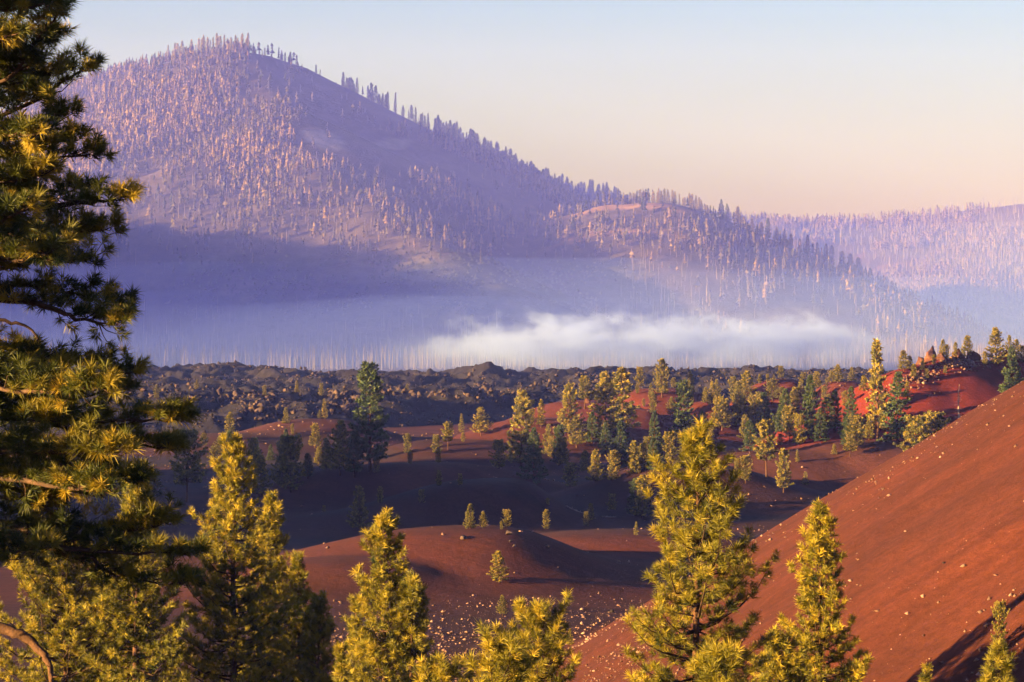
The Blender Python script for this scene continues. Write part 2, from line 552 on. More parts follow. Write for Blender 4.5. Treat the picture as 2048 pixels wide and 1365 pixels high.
def rock_cloud(name, P, S, mat, rng, squash=0.8, **props):
    acc_v, acc_f, acc_t, n = [], [], [], 0
    for k, (V, Fc) in enumerate(SMALL_ROCKS):
        idx = np.arange(k, len(P), len(SMALL_ROCKS))
        if not len(idx):
            continue
        a = rng.uniform(0, 2 * math.pi, len(idx)); c, s = np.cos(a), np.sin(a)
        vx = V[None, :, 0] * c[:, None] - V[None, :, 1] * s[:, None]
        vy = V[None, :, 0] * s[:, None] + V[None, :, 1] * c[:, None]
        vz = np.broadcast_to(V[None, :, 2] * squash, vx.shape)
        W = np.stack([vx, vy, vz], -1) * S[idx][:, None, None] + P[idx][:, None, :]
        acc_v.append(W.reshape(-1, 3))
        acc_f.append((Fc[None] + (n + np.arange(len(idx)) * len(V))[:, None, None]).reshape(-1, 3))
        acc_t.append(np.repeat(rng.uniform(0, 1, len(idx)), len(V)))
        n += len(idx) * len(V)
    me = mesh(name, np.concatenate(acc_v), np.concatenate(acc_f), mat, False, tint=np.concatenate(acc_t))
    return obj(name, me, **props)


def build_lava():
    ys = np.geomspace(560, 1180, 190)
    u = np.concatenate([np.linspace(-0.55, -0.235, 40)[:-1], np.linspace(-0.235, 0.2, 380), np.linspace(0.2, 0.42, 30)[1:]])
    yy, uu = np.meshgrid(ys, u, indexing='ij')
    xx = uu * yy
    zz = lava_z(xx, yy)
    root = obj('lava_field', mesh('lava_field', np.stack([xx, yy, zz], -1).reshape(-1, 3), grid_faces(*xx.shape), M_LAVA, False),
               kind='structure', label='rough dark lava flow with a rubble front behind the dunes')
    rng = np.random.default_rng(5)
    # rubble
    n = 30000
    D = 585 + 470 * rng.uniform(0, 1, n) ** 1.25
    x = X(rng.uniform(200, 1780, n), D)
    z = lava_z(x, D)
    keep = (z > -35) & (z > ground_z(x, D) - 0.3)
    x, D, z = x[keep], D[keep], z[keep]
    dens = fbm(x, D, 40, 3, 61)
    keep = rng.uniform(0, 1, len(x)) < 0.35 + 0.9 * sstep(-0.25, 0.3, dens)
    x, D, z = x[keep], D[keep], z[keep]
    S = (0.16 + 0.55 * rng.uniform(0, 1, len(x)) ** 4) * np.interp(D, [600, 1000], [0.9, 1.35])
    rock_cloud('rubble', np.stack([x, D, z + S * 0.3], -1), S, M_RUBBLE, rng, 0.85, parent=root, kind='stuff')
    # the largest boulders, one by one
    mes = [mesh('boulder', V, Fc, M_BOULDER, False) for V, Fc in ROCKS]
    cl = [(490, 800, 60, 14, 46), (545, 830, 60, 16, 30), (665, 790, 16, 10, 20), (677, 808, 18, 14, 22), (720, 792, 28, 8, 18), (790, 785, 30, 8, 14),
          (860, 790, 60, 8, 20), (700, 815, 20, 16, 20), (970, 772, 24, 16, 24), (1000, 790, 60, 12, 26), (1090, 772, 40, 8, 14),
          (1200, 775, 60, 10, 16), (330, 785, 60, 16, 22), (1440, 765, 60, 6, 16), (600, 770, 160, 6, 18), (985, 752, 20, 6, 12)]
    k = 0
    for cxp, cyp, sx, sy, cnt in cl:
        for _ in range(cnt):
            if k >= 300:
                break
            px = cxp + rng.normal() * sx * 0.6; py = cyp + rng.normal() * sy * 0.6
            Dd = ray_ground(px, py, 560, 1100, lava_z)
            xw = X(px, Dd); zw = float(lava_z(xw, Dd))
            if zw < float(ground_z(xw, Dd)):
                continue
            o = obj('boulder', mes[k % 6], root, (xw, Dd, zw + 0.2))
            s = rng.uniform(0.5, 1.05) * (1.6 if rng.uniform() < 0.12 else 1)
            o.scale = (s * rng.uniform(0.8, 1.2), s, s * rng.uniform(0.8, 1.4))
            o.rotation_euler = (rng.uniform(-0.4, 0.4), rng.uniform(-0.4, 0.4), rng.uniform(0, 6.28))
            k += 1


build_lava()


# ------------------------------------------------------------------ mountains
def P3(px, py, D):
    return (X(px, D), D, Z(py, D))


MAIN_A = np.array([P3(-900, 560, 3500), P3(-300, 400, 3250), P3(0, 285, 3000), P3(200, 160, 2800), P3(300, 136, 2720), P3(400, 112, 2650), P3(490, 104, 2610)])
MAIN_B = np.array([P3(490, 104, 2610), P3(540, 112, 2630), P3(600, 133, 2660), P3(650, 172, 2680), P3(700, 212, 2700), P3(760, 248, 2730),
                   P3(830, 273, 2770), P3(900, 292, 2810), P3(960, 318, 2850), P3(1030, 352, 2900), P3(1100, 382, 2950), P3(1180, 398, 3000),
                   P3(1300, 420, 3080), P3(1420, 470, 3150)])
MAIN_C = np.array([P3(490, 104, 2610), P3(560, 215, 2440), P3(630, 330, 2270), P3(760, 430, 2130), P3(900, 500, 2020), P3(1000, 560, 1950)])
MAIN_D = np.array([P3(300, 136, 2720), P3(280, 300, 2480), P3(260, 460, 2250), P3(240, 560, 2100)])
SPUR = np.array([P3(1030, 500, 2300), P3(1120, 440, 2290), P3(1230, 408, 2280), P3(1330, 404, 2275), P3(1400, 425, 2270), P3(1480, 478, 2260), P3(1600, 545, 2250),
                 P3(1720, 610, 2230), P3(1830, 662, 2200), P3(1900, 700, 2180)])
FAR = np.array([P3(1100, 470, 4200), P3(1360, 425, 4200), P3(1480, 440, 4200), P3(1620, 447, 4200), P3(1760, 440, 4180), P3(1900, 425, 4150), P3(2048, 408, 4120), P3(2300, 380, 4100),
                P3(2700, 420, 4100)])
FAR2 = np.array([P3(2048, 408, 4120), P3(2020, 470, 3950), P3(1960, 530, 3750), P3(1900, 590, 3500)])


def mountain_z(x, y):
    gul = fbm(x, y, 160, 4, 71)
    a = seg_tent(x, y, MAIN_A, 0.52, 10)
    b = seg_tent(x, y, MAIN_B, 0.50, 3)
    c = seg_tent(x, y, MAIN_C, 0.50, 25)
    d = seg_tent(x, y, MAIN_D, 0.50, 30)
    z = np.maximum(np.maximum(a, b), smax(c, d, 12))
    near = np.clip((np.minimum(np.maximum(a, b), z) - z) * -1 / 40 + 0.15, 0.1, 1)
    s = seg_tent(x, y, SPUR, 0.46, 14)
    # brushy apron low on the front
    ap = -40 + 75 * np.exp(-((x + 60) / 260) ** 2 - ((y - 2180) / 260) ** 2)
    z = smax(z + 9 * gul * near, ap + 5 * gul, 14)
    z = smax(z, s + 4 * gul * np.clip((z - s) / -30 + 0.2, 0.15, 1), 6)
    return z + 1.2 * fbm(x, y, 26, 3, 77)


def far_z(x, y):
    f = np.maximum(seg_tent(x, y, FAR, 0.34, 12), seg_tent(x, y, FAR2, 0.3, 30))
    return f + 8 * fbm(x, y, 180, 4, 81) * np.clip((seg_tent(x, y, FAR, 0.34, 12) - f) / -30 + 0.2, 0.2, 1)


def to_px(x, y, z):
    return CX + F * x / y, HY - F * z / y


def build_mountain(name, fn, x0, x1, y0, y1, step, label):
    xs = np.arange(x0, x1 + step, step); ys = np.arange(y0, y1 + step, step)
    yy, xx = np.meshgrid(ys, xs, indexing='ij')
    zz = np.maximum(fn(xx, yy), -75)
    px, py = to_px(xx, yy, zz)
    n1 = fbm(xx, yy, 40, 4, 111); n2 = fbm(xx, yy, 16, 3, 113)
    tone = np.ones(xx.shape + (3,))
    def lay(k, c):
        tone[:] = tone * (1 - k[..., None]) + np.array(c) * k[..., None]
    if name == 'mountain':
        # loose pale scree under the summit, low green brush on the front, dry grass on the knob
        sc_ = sstep(0.35, 0.7, np.exp(-((px - 655) / 60) ** 2 - ((py - 282 - (px - 640) * 0.3) / 26) ** 2) + 0.5 * n1)
        lay(sc_, (5.2, 5.2, 5.6))
        lay(sstep(0.35, 0.7, np.exp(-((px - 580) / 40) ** 2 - ((py - 305) / 14) ** 2) + 0.5 * n1), (4.2, 4.2, 4.5))
        lay(sstep(0.4, 0.7, np.exp(-((px - 790) / 40) ** 2 - ((py - 285) / 16) ** 2) + 0.5 * n1), (3.4, 3.4, 3.8))
        br_ = sstep(280, 420, px) * sstep(1360, 1180, px) * sstep(490, 530, py) * sstep(665, 620, py)
        lay(br_ * (0.55 + 0.45 * sstep(-0.3, 0.3, n2)), (0.85, 1.35, 1.25))
        lay(br_ * sstep(0.15, 0.5, n1), (2.0, 2.1, 1.9))
        gr_ = np.exp(-((px - 1240) / 130) ** 2) * (sstep(0.55, 0.9, np.cos((py - 410 - 0.0012 * (px - 1270) ** 2) / 52 * 6.283)) * sstep(400, 412, py) * sstep(520, 480, py))
        lay(gr_, (5.0, 3.8, 2.2))
    else:
        lay(sstep(0.2, 0.5, n1 + 0.3 * n2), (2.4, 1.7, 1.2))
    me = mesh(name, np.stack([xx, yy, zz], -1).reshape(-1, 3), grid_faces(*xx.shape), M_SOIL, False, col=tone.reshape(-1, 3))
    return obj(name, me, kind='structure', label=label)


build_mountain('mountain', mountain_z, -1300, 900, 1500, 3500, 8.0, 'hazy forested mountain with a long ridge falling away behind the lava')
build_mountain('far_ridge', far_z, 150, 1900, 2900, 4700, 12.0, 'distant burned ridge behind the mountain foot')


def side_ridge():
    # unseen ridge left of the frame, put there to keep the mountain's foot in shade
    P = np.array([(-1120, 1330, 180), (-1090, 1600, 212), (-1080, 1750, 200), (-1080, 1950, 156), (-1090, 2150, 144), (-1150, 2500, 150), (-1300, 2900, 120.)])
    xs = np.arange(-1800, -600, 20); ys = np.arange(1000, 3300, 20)
    yy, xx = np.meshgrid(ys, xs, indexing='ij')
    zz = np.maximum(seg_tent(xx, yy, P, 0.5, 14) - 8 + 42 * fbm(xx, yy, 120, 5, 91, 0.62) + 14 * fbm(xx, yy, 34, 3, 93, 0.7), -75)
    obj('shade_hill', mesh('shade_hill', np.stack([xx, yy, zz], -1).reshape(-1, 3), grid_faces(*xx.shape), M_SOIL, True, col=np.ones((xx.size, 3))),
        kind='structure', label='unseen rise added to shade the mountain foot')


side_ridge()


# ------------------------------------------------------------------ far forest
def far_conifer(seed):
    r = np.random.default_rng(seed)
    V, Fc, n = [], [], 0
    tv, tf = tube([(0, 0, 0), (0, 0, 0.97)], [0.012, 0.003], 3)
    for q in tf:
        Fc += [[q[0], q[1], q[2]], [q[0], q[2], q[3]]]
    V += list(tv); n = len(tv)
    base = r.uniform(0.12, 0.4); w = r.uniform(0.09, 0.14)
    z = base
    while z < 0.95:
        t = (z - base) / (1 - base)
        rad = w * (1 - t) ** 0.75 * r.uniform(0.7, 1.25) + 0.012
        m = 4
        th = np.arange(m) * 2 * math.pi / m + r.uniform(0, 1)
        top = (r.normal() * 0.004, r.normal() * 0.004, min(z + 0.24, 1.0))
        ring = [(rad * r.uniform(0.45, 1.2) * math.cos(a), rad * r.uniform(0.45, 1.2) * math.sin(a), z + r.uniform(-0.03, 0.03)) for a in th]
        V.append(top); V += ring
        for i in range(m):
            if r.uniform() < 0.85:
                Fc.append([n, n + 1 + i, n + 1 + (i + 1) % m])
        n += m + 1
        z += r.uniform(0.13, 0.19)
    return np.array(V, float), np.array(Fc)


def far_snag(seed):
    r = np.random.default_rng(seed)
    a = Acc()
    V, Fq = tube([(0, 0, 0), (r.normal() * 0.01, r.normal() * 0.01, 0.55), (r.normal() * 0.02, r.normal() * 0.02, 1)], [0.017, 0.012, 0.004], 3)
    a.add(V, Fq)
    for _ in range(1):
        z = r.uniform(0.35, 0.85); an = r.uniform(0, 6.28); l = r.uniform(0.03, 0.07)
        V, Fq = tube([(0, 0, z), (l * math.cos(an), l * math.sin(an), z + r.uniform(-0.02, 0.03))], [0.006, 0.002], 3)
        a.add(V, Fq)
    V, Fq = a.get()
    return V, np.concatenate([Fq[:, [0, 1, 2]], Fq[:, [0, 2, 3]]])


FARC = [far_conifer(300 + k) for k in range(8)]
FARS = [far_snag(400 + k) for k in range(6)]


def tree_cloud(name, templ, P, H, mat, rng, tint, label, wscale=1.0):
    av, af, at, n = [], [], [], 0
    for k, (V, Fc) in enumerate(templ):
        idx = np.arange(k, len(P), len(templ))
        if not len(idx):
            continue
        a = rng.uniform(0, 6.28, len(idx)); c, s = np.cos(a), np.sin(a)
        w = rng.uniform(0.8, 1.25, len(idx)) * wscale
        vx = (V[None, :, 0] * c[:, None] - V[None, :, 1] * s[:, None]) * w[:, None]
        vy = (V[None, :, 0] * s[:, None] + V[None, :, 1] * c[:, None]) * w[:, None]
        lean = rng.normal(0, 0.02, len(idx))
        vz = np.broadcast_to(V[None, :, 2], vx.shape)
        W = np.stack([vx + lean[:, None] * vz, vy, vz], -1) * H[idx][:, None, None] + P[idx][:, None, :]
        av.append(W.reshape(-1, 3))
        af.append((Fc[None] + (n + np.arange(len(idx)) * len(V))[:, None, None]).reshape(-1, 3))
        at.append(np.repeat(tint[idx], len(V)))
        n += len(idx) * len(V)
    me = mesh(name, np.concatenate(av), np.concatenate(af), mat, False, tint=np.concatenate(at))
    return obj(name, me, kind='stuff', label=label)


def build_far_forest():
    rng = np.random.default_rng(17)
    n = 125000
    y = rng.uniform(1560, 3150, n); x = X(rng.uniform(-60, 2050, n), y)
    z = mountain_z(x, y)
    ok = z > np.interp(y, PD, PZ) - 2
    x, y, z = x[ok], y[ok], z[ok]
    px, py = to_px(x, y, z)
    nz = fbm(x, y, 120, 3, 95)
    live = np.zeros(len(x)); dead = np.zeros(len(x))
    # living conifers on the sunny left face and along the ridge; burned poles lower down
    face = sstep(760, 560, px + 0.35 * (py - 300)) * sstep(560, 430, py)
    live += 0.85 * face
    live += 0.35 * sstep(340, 380, py) * sstep(560, 470, py) * sstep(560, 640, px) * sstep(1150, 1000, px)
    live += 0.45 * sstep(1050, 1150, px) * sstep(1500, 1420, px) * sstep(560, 470, py)
    live += 0.40 * sstep(1380, 1450, px) * sstep(720, 600, py)
    dead += 0.40 * sstep(320, 400, py) * sstep(620, 470, py) + 0.08 * face
    dead += 0.75 * sstep(1180, 1260, px) * sstep(420, 470, py) * sstep(720, 560, py)
    dead += 0.9 * sstep(610, 650, py)
    dead += 0.9 * sstep(330, 250, px) * sstep(470, 520, py)
    rpx = [490, 540, 600, 650, 700, 760, 830, 900, 960, 1030, 1100, 1180, 1300]
    rpy = [104, 112, 133, 172, 212, 248, 273, 292, 318, 352, 382, 398, 410]
    under = py - np.interp(px, rpx, rpy)
    fringe = (under > -6) * (under < 16) * sstep(660, 760, px) * sstep(1320, 1280, px)
    live += 0.8 * fringe
    # bare scree and the brush slope
    brush = sstep(300, 420, px) * sstep(1330, 1180, px) * sstep(498, 530, py) * sstep(650, 610, py)
    scree = np.exp(-((px - 640) / 75) ** 2 - ((py - 290) / 45) ** 2) + sstep(560, 640, px) * sstep(1080, 980, px) * sstep(345 + 0.0 * px, 300, py - (px - 640) * 0.12)
    k = np.clip(1 - brush * 0.97, 0, 1) * np.clip(1 - scree, 0.03, 1)
    k = np.where(fringe, 1.0, k)
    thick = np.clip(0.80 + 1.5 * nz, 0.10, 1.7)
    r = rng.uniform(0, 1, len(x))
    # even out how thick the wood looks at different distances
    area = np.clip((y / 2600.0), 0.6, 1.2)
    pl = live * k * thick * 0.62 * area; pdd = dead * k * thick * 0.20 * area
    il = r < pl
    idd = (r >= pl) & (r < pl + pdd)
    ext = (r > 0.9991) & (brush > 0.3)
    H = rng.uniform(8.5, 18, len(x)) * np.where(rng.uniform(0, 1, len(x)) < 0.3, 0.6, 1)
    tree_cloud('mountain_forest', FARC, np.stack([x, y, z - 0.5], -1)[il], H[il], M_FAR, rng,
               np.clip(0.5 + 0.6 * nz[il] + rng.normal(0, 0.25, il.sum()), 0, 1), 'conifer forest covering the hazy mountain face', 1.45)
    idd = idd | ext
    tree_cloud('burned_forest', FARS, np.stack([x, y, z - 0.5], -1)[idd], H[idd] * 0.95, M_SNAG, rng,
               np.clip(0.3 + rng.normal(0, 0.25, idd.sum()) + 0.5 * (rng.uniform(0, 1, idd.sum()) < 0.07), 0, 1), 'bare grey poles of burned forest low on the mountain', 1.0)
    # low brush on the open slope
    n = 16000
    y = rng.uniform(1650, 2450, n); x = X(rng.uniform(250, 1400, n), y)
    z = mountain_z(x, y); px, py = to_px(x, y, z)
    b_ = sstep(280, 420, px) * sstep(1360, 1180, px) * sstep(490, 530, py) * sstep(665, 620, py)
    ok = (rng.uniform(0, 1, n) < b_ * np.clip(0.5 + 1.6 * fbm(x, y, 45, 3, 119), 0.05, 1)) & (z > -40)
    tree_cloud('brush', FARC, np.stack([x, y, z - 0.6], -1)[ok], rng.uniform(1.6, 4.2, n)[ok], M_BRUSH, rng, rng.uniform(0, 1, ok.sum()), 'low green brush on the open mountain slope', 5.0)
    # valley floor poles between lava and mountain
    n = 5000
    y = rng.uniform(1480, 2150, n); x = X(rng.uniform(-60, 2060, n), y)
    z = ground_z(x, y)
    ok = mountain_z(x, y) < z + 1
    tree_cloud('valley_snags', FARS, np.stack([x, y, z - 0.5], -1)[ok], rng.uniform(8, 17, n)[ok], M_SNAG, rng, rng.uniform(0.05, 0.6, ok.sum()), 'bare burned poles standing in the misty valley')
    # far ridge
    n = 25000
    y = rng.uniform(3150, 4230, n); x = X(rng.uniform(1330, 2100, n), y)
    z = far_z(x, y)
    ok = (z > -50)
    x, y, z = x[ok], y[ok], z[ok]
    px, py = to_px(x, y, z)
    nz = fbm(x, y, 150, 3, 97)
    r = rng.uniform(0, 1, len(x))
    d = r < 0.34 * np.clip(0.8 + nz, 0.2, 1.3)
    l = (~d) & (r < 0.60) & (nz > -0.15)
    H = rng.uniform(10, 22, len(x))
    tree_cloud('far_ridge_snags', FARS, np.stack([x, y, z - 0.5], -1)[d], H[d], M_SNAG, rng, rng.uniform(0.2, 0.8, d.sum()), 'bare burned poles on the distant ridge', 1.7)
    tree_cloud('far_ridge_conifers', FARC, np.stack([x, y, z - 0.5], -1)[l], H[l] * 0.9, M_FAR, rng, rng.uniform(0.7, 1, l.sum()), 'scattered conifers on the distant ridge', 1.7)


build_far_forest()


# ------------------------------------------------------------------ pines
def needle_templates(seed, count, k, width, spread=(18, 85)):
    r = np.random.default_rng(seed)
    out = []
    for _ in range(count):
        ax = r.uniform(-0.15, 0.55, k)                     # where on the shoot the needle starts
        th = r.uniform(0, 2 * math.pi, k)
        tilt = np.radians(r.uniform(spread[0], spread[1], k))
        L = r.uniform(0.7, 1.05, k)
        d = np.stack([np.sin(tilt) * np.cos(th), np.sin(tilt) * np.sin(th), np.cos(tilt)], -1)
        b = np.stack([np.zeros(k), np.zeros(k), ax], -1)
        rv = r.normal(size=(k, 3))
        sd = np.cross(d, rv); sd /= np.linalg.norm(sd, axis=1, keepdims=True)
        w = width * r.uniform(0.7, 1.3, (k, 1))
        tri = np.stack([b - sd * w * 0.5, b + sd * w * 0.5, b + d * L[:, None]], 1)   # k,3,3
        # widest a third of the way along reads better than a spike
        tri[:, 0] += d * 0.12; tri[:, 1] += d * 0.12
        out.append(tri.reshape(-1, 3))
    return out


def tufts(P, A, S, T, templ):
    P = np.asarray(P); A = np.asarray(A); S = np.asarray(S); T = np.asarray(T)
    A = A / (np.linalg.norm(A, axis=1, keepdims=True) + 1e-9)
    ref = np.where(np.abs(A[:, 2:3]) > 0.9, np.array([[1., 0, 0]]), np.array([[0, 0, 1.]]))
    B = np.cross(A, ref); B /= np.linalg.norm(B, axis=1, keepdims=True) + 1e-9
    C = np.cross(A, B)
    Vs, Ts = [], []
    for k, t in enumerate(templ):
        i = np.arange(k, len(P), len(templ))
        if not len(i):
            continue
        W = (t[None, :, 0:1] * B[i][:, None, :] + t[None, :, 1:2] * C[i][:, None, :] + t[None, :, 2:3] * A[i][:, None, :])
        W = W * S[i][:, None, None] + P[i][:, None, :]
        Vs.append(W.reshape(-1, 3)); Ts.append(np.repeat(T[i], t.shape[0]))
    V = np.concatenate(Vs)
    return V, np.arange(len(V)).reshape(-1, 3), np.concatenate(Ts)


NEAR_T = needle_templates(1, 6, 40, 0.105)
HID_T = needle_templates(5, 4, 9, 0.40)
BIG_T = needle_templates(2, 6, 70, 0.062, (14, 88))
NEAR_FINE = needle_templates(4, 6, 66, 0.065)
MID_T = needle_templates(3, 6, 11, 0.46)


def pine_geo(seed, H, prof, dz=0.36, tlen=0.26, templ=NEAR_T, density=1.35, bare=0.15, sparse_below=None, droop=0.0, irregular=0.35, sides=7, up=1.0):
    """trunk, boughs and needles of one pine; prof = (metres below the tip, crown radius)"""
    r = np.random.default_rng(seed)
    pt = np.array([p[0] for p in prof]); pr = np.array([p[1] for p in prof])
    nb = 9
    zz = np.linspace(0, H, nb)
    bend = np.cumsum(r.normal(0, 0.012 * H / nb, (nb, 2)), axis=0); bend[0] = 0
    tr = np.column_stack([bend, zz])
    rad = np.interp(zz, [0, H * 0.08, H], [H * 0.020, H * 0.015, 0.012])
    trunk = tube(tr, rad, sides)
    tpos = lambda z: np.array([np.interp(z, zz, tr[:, 0]), np.interp(z, zz, tr[:, 1]), z])
    br = Acc(); P, A, S, T = [], [], [], []
    lobes = r.uniform(0, 6.28, 3)
    t = 0.0
    tip = tpos(H)
    for q in range(4):
        P.append(tip - [0, 0, 0.10 * q * tlen / 0.26]); A.append(np.array([r.normal() * 0.2, r.normal() * 0.2, 1.0])); S.append(tlen * 0.9); T.append(r.uniform(0.5, 1))
    t = 0.25 * dz
    while t < H * (1 - bare):
        R0 = np.interp(t, pt, pr)
        z = H - t
        dens = density * (1.0 if sparse_below is None or t < sparse_below else 0.12)
        k = max(3, int(round(r.uniform(4, 6.4))))
        a0 = r.uniform(0, 6.28)
        for j in range(k):
            az = a0 + j * 6.283 / k + r.normal() * 0.25
            R = R0 * (1 + irregular * (0.55 * math.sin(az * 2 + lobes[0] + t * 0.9) + r.normal() * 0.45))
            R = max(R, 0.12 * R0)
            el = math.radians(np.interp(t / H, [0, 0.15, 0.5, 1], [58, 34, 8, -8]) * up - droop + r.normal() * 7)
            if R * math.tan(el) * 1.2 > t + 0.15:
                el = math.atan((t + 0.15) / (1.2 * R))
            d = np.array([math.cos(az) * math.cos(el), math.sin(az) * math.cos(el), math.sin(el)])
            b0 = tpos(z + r.uniform(-0.3, 0.3) * dz)
            L = R / max(math.cos(el), 0.35)
            sag = -0.10 * L
            lift = 0.16 * L
            ss = np.linspace(0, 1, 5)
            pts = b0 + ss[:, None] * d * L
            pts[:, 2] += sag * np.sin(ss * math.pi) + lift * ss ** 3
            lw = np.cumsum(r.normal(0, 0.03 * L, (5, 3)), axis=0); lw[0] = 0
            pts += lw
            br.add(*tube(pts, np.linspace(0.012 + 0.014 * L, 0.006, 5), 4))
            nt = max(2, int(L / 0.15 * dens * (0.26 / tlen)))
            for q in range(nt):
                s = 1 - (1 - 0.22) * (q / nt) ** 1.15 if nt > 1 else 1
                c = np.array([np.interp(s, ss, pts[:, m]) for m in range(3)])
                side = np.cross(d, [0, 0, 1.0]); side /= np.linalg.norm(side) + 1e-9
                wdt = (0.06 + 0.34 * L * (1 - s) ** 0.7) * r.uniform(-1, 1)
                off = side * wdt + np.array([0, 0, abs(r.normal()) * 0.07 * L * 0.6 + 0.01])
                tp = c + off
                ax = d * 0.55 + side * np.sign(wdt) * 0.35 + np.array([0, 0, 0.62]) + r.normal(0, 0.22, 3)
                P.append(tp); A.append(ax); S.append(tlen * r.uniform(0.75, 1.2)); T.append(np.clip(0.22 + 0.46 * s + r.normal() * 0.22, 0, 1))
                if abs(wdt) > 0.25 and r.uniform() < 0.35:
                    br.add(*tube([c, tp], [0.008, 0.005], 3))
        t += dz * r.uniform(0.8, 1.25) * (0.75 if t < 2 else 1) / (1.0 if dens > 0.5 * density else 0.7)
    return trunk, br.get(), tufts(P, A, S, T, templ)


def pine_objs(name, geo, loc, needle, label, cat='pine tree', group=None, rot=0.0):
    root = obj(name, None, None, loc, label=label, category=cat)
    if group:
        root['group'] = group
    root.rotation_euler = (0, 0, rot)
    (tv, tf), (bv, bf), (nv, nf, nt) = geo
    obj('trunk', mesh('trunk', tv, tf, M_BARK, True), root)
    obj('branches', mesh('branches', bv, bf, M_TWIG, False), root, kind='stuff')
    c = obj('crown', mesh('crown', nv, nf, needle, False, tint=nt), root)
    return root


def near_pine(seed, px, top, D, prof, label, needle=None, **kw):
    x = X(px, D); zb = float(ground_z(x, D)); zt = Z(top, D) - 0.30
    H = zt - zb
    m = D / F
    pr = [(a * m, max(b * m * 1.12 - 0.17, 0.07)) for a, b in prof]
    vis = (1365 - top) * m + 1.0
    if D < 76:
        kw = dict(kw); kw.setdefault('templ', NEAR_FINE); kw.setdefault('density', 1.15)
    geo = pine_geo(seed, H, pr, sparse_below=vis, **kw)
    return pine_objs('pine_tree', geo, (x, D, zb - 0.05), needle or M_NEEDLE, label)


NEAR = [
    (21, 470, 872, 95, [(0, 8), (40, 22), (120, 40), (230, 72), (350, 88), (490, 108), (900, 130)], 'tall narrow golden pine, tallest spire left of the red dune', {}),
    (22, 272, 926, 90, [(0, 8), (40, 26), (100, 36), (200, 50), (400, 95), (800, 120)], 'golden pine top rising above the dark pine bough near the left edge', {}),
    (23, 129, 1096, 92, [(0, 24), (40, 62), (100, 96), (200, 124), (400, 140)], 'broad golden pine below the big dark boughs in the lower left corner', {}),
    (24, 236, 1120, 97, [(0, 20), (60, 62), (150, 92), (300, 112), (500, 120)], 'wide golden pine between the lower left corner pine and the tall narrow one', {}),
    (25, 536, 985, 103, [(0, 8), (90, 28), (220, 52), (400, 70), (700, 80)], 'dark pine standing close behind the tall narrow golden pine', {}),
    (26, 594, 1106, 99, [(0, 9), (60, 22), (150, 36), (260, 52), (500, 60)], 'slender dark green pine in front of the red dune left flank', {}),
    (27, 637, 1186, 96, [(0, 10), (60, 26), (180, 42), (400, 50)], 'short dark pine right of the slender dark pine, below the red dune', {}),
    (28, 681, 1284, 82, [(0, 7), (40, 11), (90, 17), (300, 30)], 'thin golden sapling top at the bottom beside the dark pines', {}),
    (29, 770, 1022, 85, [(0, 8), (40, 22), (130, 38), (230, 62), (340, 92), (600, 110)], 'bright golden pine with a pointed main top before the red dune', {}),
    (30, 822, 1150, 84, [(0, 10), (60, 28), (130, 42), (210, 50), (500, 60)], 'golden side pine grown into the right of the bright pointed pine', {}),
    (31, 707, 1190, 86, [(0, 7), (60, 12), (120, 20), (170, 26), (500, 40)], 'thin golden pine spike at the left side of the bright pointed pine', {}),
    (32, 1076, 1208, 70, [(0, 20), (40, 46), (100, 62), (160, 68), (400, 75)], 'rounded green and gold pine at the bottom centre left of the cone foot', {}),
    (33, 1000, 1266, 47, [(0, 34), (30, 52), (100, 68), (300, 80)], 'round long needled young pine at the bottom centre', dict(tlen=0.25)),
    (34, 888, 1318, 60, [(0, 22), (50, 52), (200, 70)], 'dark green pine top peeping over the bottom edge, right of the golden pines', {}),
    (35, 1392, 846, 64, [(0, 11), (60, 32), (120, 48), (180, 74), (260, 84), (310, 128), (350, 112), (400, 132), (450, 104), (520, 120), (800, 130)],
     'large gold and dark pine in the centre right, tallest before the cone', dict(irregular=0.5)),
    (36, 1640, 1003, 80, [(0, 9), (60, 26), (150, 46), (250, 62), (330, 84), (500, 100)], 'golden pine with visible trunk standing before the bare red cone slope', {}),
    (37, 1562, 1256, 77, [(0, 14), (60, 38), (110, 48), (300, 60)], 'low golden pine at the left foot of the pine before the cone', {}),
    (38, 1440, 1290, 52, [(0, 18), (40, 42), (80, 56), (250, 70)], 'small green pine in front of the foot of the large centre pine', {}),
    (39, 1997, 1284, 74, [(0, 8), (40, 24), (80, 32), (200, 40)], 'dark green young pine in the lower right corner', {}),
    (40, 1855, 1326, 78, [(0, 6), (30, 12), (60, 18)], 'tiny dark pine sapling at the bottom right edge', dict(tlen=0.18)),
]
for seed, px, top, D, prof, label, kw in NEAR:
    near_pine(seed, px, top, D, prof, label, **kw)


# ------------------------------------------------------------------ the big pine beside the camera
def smooth_path(pts, n=14):
    pts = np.asarray(pts, float)
    k = np.linspace(0, len(pts) - 1, n)
    # Catmull-Rom through the way points
    out = []
    for t in k:
        i = min(int(t), len(pts) - 2); f = t - i
        p0, p1, p2, p3 = pts[max(i - 1, 0)], pts[i], pts[i + 1], pts[min(i + 2, len(pts) - 1)]
        out.append(0.5 * (2 * p1 + (p2 - p0) * f + (2 * p0 - 5 * p1 + 4 * p2 - p3) * f ** 2 + (3 * p1 - p0 - 3 * p2 + p3) * f ** 3))
    return np.array(out)


